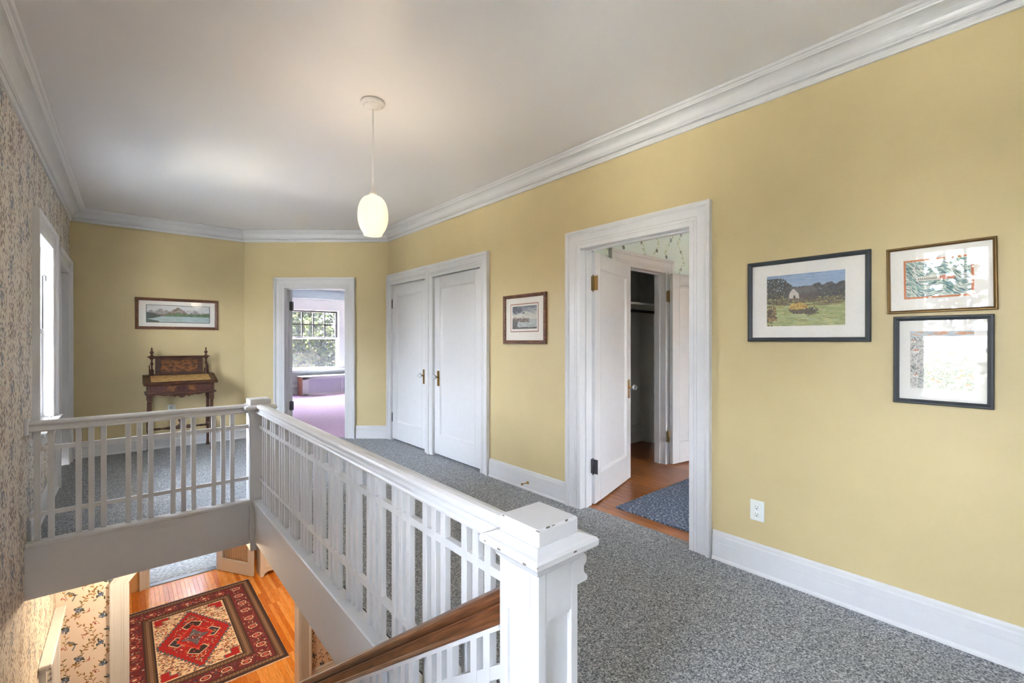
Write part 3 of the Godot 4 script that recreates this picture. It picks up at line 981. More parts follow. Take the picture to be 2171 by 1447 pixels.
func newel(at: Vector3, bottom: float, label: String, panels: bool) -> Node3D:
	var t := thing("newel_post", Transform3D(Basis.IDENTITY, at), label, "newel post", "newel posts of the stairwell")
	var h := 0.077
	var st := new_st()
	if panels:
		bx(st, Vector3(-h + 0.012, bottom + 0.01, -h + 0.012), Vector3(h - 0.012, 0.72, h - 0.012))
		for sx in [-1.0, 1.0]:
			for sz in [-1.0, 1.0]:
				cbx(st, Vector3(sx * h, bottom, sz * h), Vector3(sx * (h - 0.032), 0.735, sz * (h - 0.032)), 0.004)
		for y in [[0.60, 0.735], [bottom, bottom + 0.12]]:
			for s in [-1.0, 1.0]:
				bx(st, Vector3(-h + 0.03, y[0], s * (h - 0.0005)), Vector3(h - 0.03, y[1], s * (h - 0.03)))
				bx(st, Vector3(s * (h - 0.0005), y[0], -h + 0.03), Vector3(s * (h - 0.03), y[1], h - 0.03))
	else:
		cbx(st, Vector3(-h, bottom, -h), Vector3(h, 0.735, h), 0.004)
	obj("shaft", st, M.white_paint, t)
	# square capital built up of stepped rings
	st = new_st()
	var rr := []
	for p in [[0.079, 0.728], [0.083, 0.733], [0.086, 0.742], [0.093, 0.748], [0.094, 0.756], [0.098, 0.760], [0.112, 0.762], [0.116, 0.767], [0.116, 0.780], [0.112, 0.787], [0.104, 0.789], [0.078, 0.799]]:
		var r: float = p[0]
		rr.append([Vector3(-r, p[1], -r), Vector3(r, p[1], -r), Vector3(r, p[1], r), Vector3(-r, p[1], r)])
	rings(st, rr)
	obj("capital", st, M.white_paint, t)
	st = new_st()
	cbx(st, Vector3(-0.078, 0.795, -0.078), Vector3(0.078, 0.843, 0.078), 0.006)
	obj("cap_block", st, M.white_paint, t)
	return t

# level balustrade from a to b (points on the centre line at floor level)
func balustrade(a: Vector3, b: Vector3, groups: Array, label: String) -> Node3D:
	var t := thing("balustrade", Transform3D.IDENTITY, label, "railing", "level balustrades round the stairwell")
	var dir := (b - a).normalized()
	var side := dir.cross(Vector3.UP)
	var st := new_st()
	bar(st, RAIL, a + Vector3.UP * 0.733, b + Vector3.UP * 0.733, side)
	obj("handrail", st, M.white_paint, t)
	for y in [[0.605, 0.634], [0.182, 0.208]]:
		st = new_st()
		bar(st, [Vector2(-0.0115, y[0]), Vector2(-0.0115, y[1]), Vector2(0.0115, y[1]), Vector2(0.0115, y[0])], a, b, side)
		obj("cross_rail", st, M.white_paint, t)
	var mesh_st := new_st()
	cbx(mesh_st, Vector3(-0.0155, 0.028, -0.0125), Vector3(0.0155, 0.735, 0.0125), 0.002)
	mesh_st.generate_normals()
	var me := mesh_st.commit()
	var len := a.distance_to(b)
	for g in groups:
		for k in [-0.063, 0.0, 0.063]:
			var s: float = g + k
			if s > 0.012 and s < len - 0.012:
				var o := MeshInstance3D.new()
				o.mesh = me
				o.material_override = M.white_paint
				put("baluster", o, t, Transform3D(Basis(dir, Vector3.UP, dir.cross(Vector3.UP)), a + dir * s))
	return t

func leaves_mesh(n: int, blobs: Array, size: float, cols: Array, sd: int) -> ArrayMesh:
	rng.seed = sd
	var v := PackedVector3Array()
	var nn := PackedVector3Array()
	var cc := PackedColorArray()
	for i in n:
		var b: Array = blobs[rng.randi() % blobs.size()]
		var d := Vector3(rng.randfn(), rng.randfn(), rng.randfn()).normalized() * pow(rng.randf(), 0.4)
		var c: Vector3 = b[0] + d * b[1]
		var q := Basis.from_euler(Vector3(rng.randf() * TAU, rng.randf() * TAU, rng.randf() * TAU))
		var s := size * rng.randf_range(0.6, 1.3)
		var col: Color = cols[rng.randi() % cols.size()]
		var pts := [Vector3(-s, 0, 0), Vector3(0, 0, s * 0.5), Vector3(s, 0, 0), Vector3(0, 0, -s * 0.5)]
		for k in [0, 1, 2, 0, 2, 3]:
			v.append(c + q * pts[k])
			nn.append(q.y)
			cc.append(col)
	var arr := []
	arr.resize(Mesh.ARRAY_MAX)
	arr[Mesh.ARRAY_VERTEX] = v
	arr[Mesh.ARRAY_NORMAL] = nn
	arr[Mesh.ARRAY_COLOR] = cc
	var me := ArrayMesh.new()
	me.add_surface_from_arrays(Mesh.PRIMITIVE_TRIANGLES, arr)
	return me

func tree(at: Vector3, h: float, r: float, n: int, leaf_size: float, cols: Array, sd: int, label: String, group: String) -> void:
	var t := thing("broadleaf_tree", Transform3D(Basis.IDENTITY, at), label, "tree", group)
	var st := new_st()
	rng.seed = sd
	var bend := Vector3(rng.randf_range(-0.3, 0.3), 0, rng.randf_range(-0.3, 0.3))
	var pts := [Vector3(0, -0.1, 0), Vector3(0, h * 0.3, 0) + bend * 0.4, Vector3(0, h * 0.6, 0) + bend, Vector3(0, h * 0.85, 0) + bend * 1.4]
	tube(st, pts, 0.13, 9)
	for k in 5:
		var a := rng.randf() * TAU
		var y := h * rng.randf_range(0.3, 0.6)
		tube(st, [Vector3(0, y, 0) + bend * 0.6, Vector3(cos(a) * r * 0.4, y + h * 0.12, sin(a) * r * 0.4), Vector3(cos(a) * r * 0.75, y + h * 0.28, sin(a) * r * 0.75)], 0.05, 7)
	obj("trunk", st, M.bark, t)
	var blobs := []
	for k in 13:
		var a := rng.randf() * TAU
		var q := rng.randf_range(0.15, 0.8) * r
		blobs.append([Vector3(cos(a) * q, h * rng.randf_range(0.28, 0.92), sin(a) * q), r * rng.randf_range(0.35, 0.6)])
	var o := MeshInstance3D.new()
	o.mesh = leaves_mesh(n, blobs, leaf_size, cols, sd + 1)
	o.material_override = M.leaf
	put("foliage", o, t)
	o.set_meta("kind", "stuff")

# ---------------------------------------------------------------- the house
func build_shell() -> void:
	var st: SurfaceTool
	# --- ceilings and slabs
	st = new_st()
	bx(st, Vector3(-2.0, CLG, -7.2), Vector3(6.4, CLG + 0.18, 3.5))
	bx(st, Vector3(1.05, CLG, -12.2), Vector3(6.4, CLG + 0.18, -7.2))
	tag(obj("ceiling", st, M.ceiling_paint), "smooth white painted ceiling of the upstairs hall", "ceiling", "", "structure")
	st = new_st()
	bx(st, Vector3(-0.75, -0.31, -12.3), Vector3(6.4, -0.02, BZ - 0.08))
	bx(st, Vector3(AX + 0.08, -0.31, BZ - 0.08), Vector3(6.4, -0.02, BZ + 0.08))
	bx(st, Vector3(-0.75, -0.31, BZ - 0.08), Vector3(AX - 0.08, -0.02, BZ + 0.02))
	bx(st, Vector3(AX - 0.02, -0.31, BZ + 0.08), Vector3(6.4, -0.02, 3.5))
	bx(st, Vector3(-0.75, -0.31, -0.98), Vector3(AX - 0.02, -0.02, 3.5))
	tag(obj("ceiling", st, M.dull_white), "white ceiling of the lower hall under the landing", "ceiling", "", "structure")
	# --- floors
	st = new_st()
	slab(st, [Vector2(AX - 0.005, 3.3), Vector2(2.82, 3.3), Vector2(2.82, -5.76), Vector2(1.30, -7.12), Vector2(-0.47, -7.12), Vector2(-0.5, BZ + 0.0), Vector2(AX - 0.005, BZ + 0.0)], -0.02, 0.0)
	slab(st, [Vector2(-0.53, 3.3), Vector2(AX - 0.006, 3.3), Vector2(AX - 0.006, -0.9), Vector2(-0.52, -0.9)], -0.02, 0.0)
	tag(obj("floor", st, M.carpet), "grey speckled loop carpet of the upstairs hall", "floor", "", "structure")
	st = new_st()
	slab(st, [Vector2(1.20, -7.13), Vector2(1.32, -7.13), Vector2(2.80, -5.80), Vector2(6.2, -5.80), Vector2(6.2, -12.0), Vector2(1.20, -12.0)], -0.02, 0.001)
	tag(obj("floor", st, M.pink_carpet), "pink mauve carpet of the sunny room beyond the angled doorway", "floor", "", "structure")
	strip_floor("floor", "brown strip wood floor of the bedroom", 2.82, 4.7, -2.62, 0.4, -0.001, 0.0785, "room_strip", [2.82, 6.2, -3.45, 3.3])
	strip_floor("floor", "orange polished strip wood floor of the lower hall", -0.12, 2.42, -10.14, -5.3, LOW, 0.0605, "floor_strip", [-0.7, 2.75, -10.16, 3.3])
	# --- walls of the hall
	wall("wall_right", FR, -5.77, 3.3, -0.02, CLG, 0.12, M.yellow_wall, [[-2.36, -1.44, -0.1, 2.05], [-5.665, -4.745, -0.1, 2.065], [-4.59, -3.655, -0.1, 2.065]], "long ochre yellow wall on the right with the pictures and doors")
	wall("wall_far", FF, -0.6, 1.33, -0.02, CLG, 0.15, M.yellow_wall, [], "short ochre yellow wall behind the writing desk")
	wall("wall_angled", FA, -0.02, 1.985, -0.02, CLG, 0.13, M.yellow_wall, [[0.545, 1.385, -0.1, 2.045]], "angled ochre yellow wall with the doorway to the sunny room")
	wall("wall_left", FL, -3.3, 7.2, LOW, CLG, 0.2, M.hall_paper, [[4.64, 5.46, 0.68, 2.10], [5.88, 6.76, 0.0, 2.05], [0.27, 0.80, 0.72, 2.24], [-1.6, -1.1, 0.72, 2.24], [4.92, 5.5, LOW, -1.2]], "left stairwell wall in cream paper with taupe and slate blue sprigs")
	wall("wall_lower_left", FL, 7.2, 12.32, LOW, -0.31, 0.2, M.hall_paper, [], "lower hall left wall in the sprigged paper beyond the arch")
	wall("wall_back", frame_at(Vector3(0, 0, 3.3), Vector3(-1, 0, 0)), -6.35, 0.75, LOW, CLG, 0.15, M.yellow_wall, [[-0.52, -0.22, 0.7, 2.1], [-5.2, -3.8, 0.7, 2.2]], "yellow end wall behind the camera")
	# --- bedroom, closet
	wall("wall_bedroom", frame_at(Vector3(0, 0, -2.62), Vector3(1, 0, 0)), 2.861, 6.2, 0.0, CLG, 0.12, M.sprig_paper, [[3.58, 4.40, -0.1, 2.05]], "bedroom wall in pale aqua paper with green sprigs above the closet")
	st = new_st()
	bx(st, Vector3(3.1, 0, -3.55), Vector3(5.3, 2.5, -3.45))
	bx(st, Vector3(3.1, 0, -3.45), Vector3(3.2, 2.5, -2.74))
	bx(st, Vector3(5.2, 0, -3.45), Vector3(5.3, 2.5, -2.74))
	bx(st, Vector3(3.2, 2.4, -3.45), Vector3(5.2, 2.5, -2.74))
	tag(obj("wall_closet", st, M.closet_paint), "plain pale inside walls of the dark closet", "wall", "", "structure")
	# --- outer walls
	wall("wall_east", frame_at(Vector3(6.2, 0, 0), Vector3(0, 0, 1)), -12.15, 3.45, LOW, CLG, 0.15, M.siding, [], "outer wall far to the right of the hall")
	wall("wall_sunny", frame_at(Vector3(0, 0, -12.0), Vector3(1, 0, 0)), 1.05, 6.2, -0.02, CLG, 0.15, M.blue_wall, [[3.12, 4.32, 0.60, 2.09], [4.70, 5.8, 0.60, 2.09], [1.5, 1.8, 0.60, 2.09]], "pale blue window wall of the sunny room")
	wall("wall_sunny", frame_at(Vector3(1.2, 0, 0), Vector3(0, 0, -1)), 7.16, 12.0, -0.02, CLG, 0.15, M.blue_wall, [], "pale blue side wall of the sunny room left of its door")
	wall("wall_sunny", frame_at(Vector3(0, 0, -5.79), Vector3(-1, 0, 0)), -6.2, -2.86, -0.02, CLG, 0.12, M.blue_wall, [], "pale blue wall of the sunny room behind the closets")
	# --- lower hall
	wall("wall_lower_right", frame_at(Vector3(XR, LOW, 0), Vector3(0, 0, 1)), -12.3, 3.3, 0, 2.69, 0.12, M.bird_paper, [], "papered right wall of the lower hall under the floor")
	var holes := []
	wall("wall_vestibule", frame_at(Vector3(0, LOW, -10.16), Vector3(1, 0, 0)), -0.7, XR, 0, 2.69, 0.12, M.tan_board, [[0.37, 1.37, -0.1, 2.1]], "warm lit wall with the doorway to the vestibule below")
	wall("wall_street", frame_at(Vector3(0, LOW, -12.2), Vector3(1, 0, 0)), -0.75, XR, 0, 2.69, 0.12, M.dull_white, [[0.4, 1.45, 0.85, 1.75]], "outer wall of the vestibule with a small window below")
	# arched opening between stair foot and lower hall
	st = new_st()
	var a0 := 0.044
	var a1 := 1.62
	bx(st, Vector3(-0.6, LOW, -5.95), Vector3(a0, -0.31, -5.8))
	bx(st, Vector3(a1, LOW, -5.95), Vector3(XR, -0.31, -5.8))
	var top := []
	for k in 17:
		top.append(Vector3(lerpf(a0, a1, k / 16.0), arch_y(k / 16.0), -5.8))
	for k in 16:
		var p: Vector3 = top[k]
		var q: Vector3 = top[k + 1]
		rings(st, [[Vector3(p.x, p.y, -5.8), Vector3(q.x, q.y, -5.8), Vector3(q.x, -0.31, -5.8), Vector3(p.x, -0.31, -5.8)], [Vector3(p.x, p.y, -5.95), Vector3(q.x, q.y, -5.95), Vector3(q.x, -0.31, -5.95), Vector3(p.x, -0.31, -5.95)]])
	tag(obj("wall_lower", st, M.bird_paper), "lower hall wall papered with birds and blue flowers round the arch", "wall", "", "structure")
	st = new_st()
	var path := [Vector3(a0, LOW, -5.8)]
	path.append_array(top)
	path.append(Vector3(a1, LOW, -5.8))
	var rr := []
	for i in path.size():
		var d0: Vector3 = (path[i] - path[maxi(i - 1, 0)]).normalized()
		var d1: Vector3 = (path[mini(i + 1, path.size() - 1)] - path[i]).normalized()
		if i == 0:
			d0 = d1
		if i == path.size() - 1:
			d1 = d0
		var n0 := Vector3(-d0.y, d0.x, 0)
		var n1 := Vector3(-d1.y, d1.x, 0)
		var n := (n0 + n1).normalized()
		n /= maxf(n.dot(n0), 0.4)
		var ring := []
		for p in CASING:
			ring.append(path[i] + n * p.x * 0.95 + Vector3(0, 0, p.y))
		rr.append(ring)
	rings(st, rr)
	bx(st, Vector3(a0, LOW, -5.96), Vector3(a0 + 0.012, top[0].y, -5.79))
	bx(st, Vector3(a1 - 0.012, LOW, -5.96), Vector3(a1, top[0].y, -5.79))
	tag(obj("trim_1", st, M.white_paint), "white fluted casing of the lower hall archway", "trim", "", "structure")
	baseboard("baseboard_lower", frame_at(Vector3(0, 0, -5.8), Vector3(1, 0, 0)), [[1.76, XR - 0.001]], LOW, "tall white baseboard below the bird paper right of the arch", 1.75)
	# --- crown moulding
	var pts := [Vector2((FL * Vector3(-3.29, 0, 0)).x, 3.29), Vector2(-0.436, ZF), Vector2(1.265, ZF), Vector2(2.74, -5.755), Vector2(2.74, 3.29)]
	var crown := [Vector2(-0.002, 2.655), Vector2(0.014, 2.655), Vector2(0.016, 2.660), Vector2(0.016, 2.668), Vector2(0.019, 2.672), Vector2(0.019, 2.684), Vector2(0.015, 2.688), Vector2(0.008, 2.690), Vector2(0.008, 2.694), Vector2(0.022, 2.696), Vector2(0.026, 2.702)]
	for k in 8:
		var a := PI / 2 * k / 7.0
		crown.append(Vector2(0.098 - 0.068 * cos(a), 2.704 + 0.056 * sin(a)))
	crown.append_array([Vector2(0.101, 2.766), Vector2(0.108, 2.770), Vector2(0.112, 2.776), Vector2(0.124, 2.778), Vector2(0.131, 2.785), Vector2(0.131, CLG + 0.002), Vector2(-0.002, CLG + 0.002)])
	rr = []
	for i in pts.size():
		var d0: Vector2 = (pts[i] - pts[maxi(i - 1, 0)]).normalized()
		var d1: Vector2 = (pts[mini(i + 1, pts.size() - 1)] - pts[i]).normalized()
		if i == 0:
			d0 = d1
		if i == pts.size() - 1:
			d1 = d0
		var n0 := Vector2(-d0.y, d0.x)
		var n1 := Vector2(-d1.y, d1.x)
		var n := (n0 + n1).normalized()
		n /= n.dot(n0)
		var ring := []
		for p in crown:
			ring.append(Vector3(pts[i].x + n.x * p.x, p.y, pts[i].y + n.y * p.x))
		rr.append(ring)
	st = new_st()
	rings(st, rr)
	tag(obj("trim_2", st, M.white_paint), "white cove crown moulding running round the hall ceiling", "trim", "", "structure")
	# --- baseboards
	baseboard("baseboard_right", FR, [[-3.515, -2.50], [-1.30, 3.29]], 0.0, "white moulded baseboard along the long yellow wall")
	baseboard("baseboard_far", FF, [[-0.435, 1.268]], 0.0, "white baseboard behind the writing desk")
	baseboard("baseboard_angled", FA, [[0.01, 0.405], [1.525, 1.945]], 0.0, "white baseboard on the angled wall beside the doorway")
	baseboard("baseboard_left", FL, [[4.29, 5.74]], 0.0, "white baseboard under the stairwell window")
	# --- edges of the stairwell
	st = new_st()
	bx(st, Vector3(AX - 0.045, -0.315, BZ + 0.08), Vector3(AX - 0.02, 0.002, -0.97))
	tag(obj("trim_3", st, M.white_paint), "long white fascia board below the long balustrade", "trim", "", "structure")
	st = new_st()
	cbx(st, Vector3(AX - 0.057, 0.0, BZ + 0.07), Vector3(AX + 0.02, 0.028, -0.975), 0.006)
	bx(st, Vector3(AX - 0.054, -0.016, BZ + 0.078), Vector3(AX - 0.04, 0.001, -0.975))
	tag(obj("trim_4", st, M.white_paint), "white ledge carrying the balusters of the long balustrade", "trim", "", "structure")
	st = new_st()
	bx(st, Vector3(-0.468, -0.33, BZ + 0.02), Vector3(AX - 0.08, 0.002, BZ + 0.045))
	tag(obj("trim_5", st, M.white_paint), "deep white fascia board below the short balustrade", "trim", "", "structure")
	st = new_st()
	cbx(st, Vector3(-0.467, 0.0, BZ - 0.02), Vector3(AX - 0.075, 0.028, BZ + 0.066), 0.006)
	bx(st, Vector3(-0.467, -0.016, BZ + 0.04), Vector3(AX - 0.078, 0.001, BZ + 0.058))
	tag(obj("trim_6", st, M.white_paint), "white ledge carrying the balusters of the short balustrade", "trim", "", "structure")

	st = new_st()
	cbx(st, Vector3(-0.466, 0.0, BZ - 0.036), Vector3(AX - 0.078, 0.011, BZ - 0.021), 0.003)
	cbx(st, Vector3(AX + 0.021, 0.0, BZ + 0.08), Vector3(AX + 0.036, 0.011, -0.98), 0.003)
	tag(obj("trim_11", st, M.slot_dark), "dark bound edge of the carpet along the balusters", "trim", "", "structure")

func arch_y(t: float) -> float:
	var u := absf(2 * t - 1)
	return -1.04 + 0.24 * sqrt(maxf(0.0, 1.0 - pow(u, 2.2)))

func strip_floor(called: String, label: String, x0: float, x1: float, z0: float, z1: float, y: float, w: float, key: String, bed: Array) -> void:
	var st := new_st()
	bx(st, Vector3(bed[0], y - 0.2 if y < -1.0 else y - 0.019, bed[2]), Vector3(bed[1], y - 0.004, bed[3]))
	var f := obj(called, st, M[key + "_0"])
	tag(f, label, "floor", "", "structure")
	rng.seed = 77 + int(w * 10000)
	var lens := [1.1, 1.45, 1.9]
	var meshes := []
	for l in lens:
		var s2 := new_st()
		cbx(s2, Vector3(-w / 2 + 0.0004, -0.006, -l / 2 + 0.0005), Vector3(w / 2 - 0.0004, 0.0, l / 2 - 0.0005), 0.0012)
		s2.generate_normals()
		meshes.append(s2.commit())
	var x := x0 + w / 2
	var last := -1
	while x < x1:
		var z := z0 - rng.randf_range(0.0, 0.9) if y > -1.0 else z0
		if y > -1.0:
			z = z0
		while z < z1:
			var k := rng.randi() % 3
			var o := MeshInstance3D.new()
			o.mesh = meshes[k]
			var c := rng.randi() % 4
			if c == last:
				c = (c + 1) % 4
			last = c
			o.material_override = M["%s_%d" % [key, c]]
			put("floor_strip", o, f, Transform3D(Basis.IDENTITY, Vector3(x, y, z + lens[k] / 2)))
			z += lens[k]
		x += w

func build_doors() -> void:
	var st: SurfaceTool
	# closets: two doors side by side, shared casing between them
	for k in 2:
		var s0: float = -5.655 if k == 0 else -4.58
		var s1: float = -4.755 if k == 0 else -3.665
		var d := thing("door_%d" % (k + 1), FR, ["white single-panel closet door beside the angled wall", "white single-panel closet door beside the small framed seascape"][k], "door", "closet doors on the yellow wall", "structure")
		st = new_st()
		casing(st, s0, s1, 0, 2.06, CASING, 0.6 if k == 0 else 0.62, 0.62 if k == 0 else 1.0)
		obj("casing", st, M.white_paint, d)
		st = new_st()
		jamb(st, s0, s1, 2.06, 0.119, 0.06)
		obj("jamb", st, M.white_paint, d)
		# a dark closet behind the leaf
		st = new_st()
		bx(st, Vector3(s0 - 0.01, 0.0, -0.118), Vector3(s1 + 0.01, 2.06, -0.105))
		obj("back_board", st, M.closet_paint, d)
		var lf: MeshInstance3D
		var w := s1 - s0 - 0.006
		lf = leaf(d, Transform3D(Basis.IDENTITY, Vector3(s0 + 0.003, 0.022, -0.012)), w, 2.032, 0.04, M.white_paint)
		var kx: float = w - 0.062 if k == 0 else 0.085
		knob_set(lf, Transform3D(Basis.IDENTITY, Vector3(kx, 0.885, 0)))
		var hx: float = 0.0 if k == 0 else w
		for y in [1.79, 0.28]:
			hinge(lf, Transform3D(Basis.IDENTITY, Vector3(hx, y, 0.006)), 0.105, M.steel)
	# bedroom door, swung into the room
	var b := thing("door_3", FR, "white panelled bedroom door standing open with a glass knob", "door", "", "structure")
	st = new_st()
	casing(st, -2.35, -1.45, 0, 2.04)
	obj("casing", st, M.white_paint, b)
	st = new_st()
	jamb(st, -2.35, -1.45, 2.04, 0.125, 0.045)
	obj("jamb", st, M.white_paint, b)
	var pin := Vector3(-2.322, 0.012, -0.135)
	# leaf local x points from the hinge into the room
	var ang := deg_to_rad(106.0)
	var basis := Basis(Vector3(cos(ang), 0, -sin(ang)), Vector3.UP, Vector3(sin(ang), 0, cos(ang)))
	var bl := leaf(b, Transform3D(basis, pin), 0.86, 2.02, 0.042, M.white_paint)
	knob_set(bl, Transform3D(Basis.IDENTITY, Vector3(0.80, 0.87, 0)))
	knob_set(bl, Transform3D(Basis(Vector3.UP, PI), Vector3(0.80, 0.87, -0.042)))
	for y in [1.78, 0.315]:
		hinge(b, Transform3D(Basis(Vector3.UP, 0.12), Vector3(-2.331, y, -0.119)), 0.115, M.old_brass if y > 1 else M.steel, 0.042)
	# closet in the bedroom
	var c := thing("door_4", frame_at(Vector3(0, 0, -2.62), Vector3(1, 0, 0)), "white bedroom closet door folded back against the aqua papered wall", "door", "", "structure")
	st = new_st()
	casing(st, 3.58, 4.40, 0, 2.04)
	obj("casing", st, M.white_paint, c)
	st = new_st()
	jamb(st, 3.58, 4.40, 2.04, 0.12, 0.05)
	obj("jamb", st, M.white_paint, c)
	ang = deg_to_rad(-7.0)
	leaf(c, Transform3D(Basis(Vector3.UP, ang), Vector3(4.425, 0.012, 0.085)), 0.79, 2.02, 0.04, M.white_paint)
	for y in [1.79, 0.305]:
		hinge(c, Transform3D(Basis(Vector3.UP, 0.0), Vector3(4.41, y, 0.048)), 0.115, M.old_brass, 0.038)
	# sunny room
	var e := thing("door_5", FA, "white cased doorway in the angled wall with its door swung away", "door", "", "structure")
	st = new_st()
	casing(st, 0.555, 1.375, 0, 2.035)
	obj("casing", st, M.white_paint, e)
	st = new_st()
	jamb(st, 0.555, 1.375, 2.035, 0.135, 0.045)
	obj("jamb", st, M.white_paint, e)
	ang = deg_to_rad(118.0)
	basis = Basis(Vector3(cos(ang), 0, -sin(ang)), Vector3.UP, Vector3(sin(ang), 0, cos(ang)))
	leaf(e, Transform3D(basis, Vector3(0.585, 0.012, -0.15)), 0.78, 2.01, 0.042, M.white_paint)
	for y in [1.80, 0.42]:
		hinge(e, Transform3D(Basis(Vector3.UP, 0.3), Vector3(0.578, y, -0.128)), 0.12, M.steel, 0.03)
	# left wall, far end
	var g := thing("door_6", FL, "white cased doorway in the papered wall beyond the window", "door", "", "structure")
	st = new_st()
	casing(st, 5.88, 6.76, 0, 2.04, CASING, 1.0, 1.0)
	obj("casing", st, M.white_paint, g)
	st = new_st()
	jamb(st, 5.88, 6.76, 2.04, 0.2, 0.06)
	obj("jamb", st, M.white_paint, g)
	leaf(g, Transform3D(Basis.IDENTITY, Vector3(5.885, 0.015, -0.1)), 0.87, 2.02, 0.04, M.white_paint)
	# lower hall door in the left wall, seen from above
	var h := thing("door_7", FL * Transform3D(Basis.IDENTITY, Vector3(0, LOW, 0)), "cased doorway at the stair foot on the lower left wall", "door", "", "structure")
	st = new_st()
	casing(st, 4.92, 5.5, 0, 1.80)
	cbx(st, Vector3(4.72, 1.925, 0), Vector3(5.69, 1.955, 0.075), 0.006)
	cbx(st, Vector3(4.74, 1.90, 0), Vector3(5.67, 1.925, 0.05), 0.006)
	obj("casing", st, M.white_paint, h)
	st = new_st()
	bx(st, Vector3(4.915, 0, -0.16), Vector3(5.505, 1.805, -0.1))
	obj("leaf", st, M.white_paint, h)
	# vestibule doors
	var v := thing("door_8", frame_at(Vector3(0, LOW, -10.16), Vector3(1, 0, 0)), "glazed vestibule door with gathered curtain standing open below", "door", "", "structure")
	st = new_st()
	casing(st, 0.37, 1.37, 0, 2.06)
	obj("casing", st, M.white_paint, v)
	st = new_st()
	jamb(st, 0.37, 1.37, 2.06, 0.12, 0.0)
	obj("jamb", st, M.white_paint, v)
	# leaf hinged at the right jamb and swung into the hall
	var hx := Vector3(1.36, 0.012, 0.05)
	var dir := Vector3(0.455, 0, 0.745).normalized()
	leaf(v, Transform3D(Basis(dir, Vector3.UP, dir.cross(Vector3.UP)), hx), 0.86, 2.03, 0.042, M.white_paint, true)

func build_windows() -> void:
	window("window_1", FL, 4.64, 5.46, 0.68, 2.10, 0.2, 1.40, 1, 1, M.white_paint, "tall white sash window beside the short balustrade")
	window("window_2", FL, 0.27, 0.80, 0.72, 2.24, 0.2, 1.39, 3, 2, M.white_paint, "sash window over the stair head, mirrored in the picture glass", true, false)
	window("window_3", FL, -1.6, -1.1, 0.72, 2.24, 0.2, 1.39, 3, 2, M.white_paint, "second sash window of the papered wall behind the camera", true, false)
	window("window_4", frame_at(Vector3(0, 0, 3.3), Vector3(-1, 0, 0)), -0.52, -0.22, 0.7, 2.1, 0.15, 1.4, 1, 1, M.white_paint, "narrow sash window in the end wall behind the camera")
	window("window_5", frame_at(Vector3(0, 0, -12.0), Vector3(1, 0, 0)), 3.12, 4.32, 0.60, 2.09, 0.15, 1.39, 4, 2, M.sash_dark, "sash window with eight dark-barred panes in the sunny room", false, false)
	window("window_6", frame_at(Vector3(0, 0, -12.0), Vector3(1, 0, 0)), 4.70, 5.8, 0.60, 2.09, 0.15, 1.39, 4, 2, M.sash_dark, "second sash window of the sunny room behind the door casing", false, false)
	window("window_7", frame_at(Vector3(0, 0, 3.3), Vector3(-1, 0, 0)), -5.2, -3.8, 0.7, 2.2, 0.15, 1.45, 1, 1, M.white_paint, "wide bedroom window out of sight to the right")
	window("window_9", frame_at(Vector3(0, 0, -12.0), Vector3(1, 0, 0)), 1.5, 1.8, 0.60, 2.09, 0.15, 1.39, 1, 2, M.sash_dark, "third sash window of the sunny room hidden by its door", false, false)
	window("window_8", frame_at(Vector3(0, LOW, -12.2), Vector3(1, 0, 0)), 0.4, 1.45, 0.85, 1.75, 0.12, 1.3, 1, 1, M.white_paint, "vestibule window that brightens the lower floor", false, false)
	# sash lock rod seen on the far jamb of the hall window
	var st := new_st()
	tube(st, [Vector3(5.448, 1.42, -0.047), Vector3(5.448, 1.86, -0.047), Vector3(5.448, 1.875, -0.038), Vector3(5.448, 1.86, -0.028), Vector3(5.448, 1.82, -0.028)], 0.004, 6)
	var w := find_child("window_1", false, false)
	obj("sash_hook", st, M.black_iron, w)
	# sunny room joinery
	var f := frame_at(Vector3(0, 0, -12.0), Vector3(1, 0, 0))
	st = new_st()
	bx(st, Vector3(1.22, 2.09, 0.0), Vector3(6.19, 2.37, 0.03))
	cbx(st, Vector3(1.22, 2.35, 0.0), Vector3(6.19, 2.385, 0.06), 0.006)
	bx(st, Vector3(2.92, 0.56, 0.0), Vector3(3.12, 2.09, 0.025))
	bx(st, Vector3(4.32, 0.56, 0.0), Vector3(4.70, 2.09, 0.025))
	tag(obj("trim_7", st, M.white_paint, self, f), "white frieze board and window posts of the sunny room", "trim", "", "structure")
	st = new_st()
	bx(st, Vector3(1.22, 2.62, 0.0), Vector3(6.19, CLG, 0.09))
	tag(obj("trim_8", st, M.white_paint, self, f), "white cornice at the top of the blue window wall", "trim", "", "structure")
	st = new_st()
	cbx(st, Vector3(2.9, 0.55, 0.0), Vector3(6.19, 0.60, 0.16), 0.008)
	bx(st, Vector3(2.9, 0.3, 0.0), Vector3(6.19, 0.55, 0.05))
	tag(obj("trim_9", st, M.white_paint, self, f), "deep white window stool in the sunny room", "trim", "", "structure")
	baseboard("baseboard_sunny", f, [[1.22, 3.3]], 0.0, "tall white baseboard left of the radiator cover", 1.6)

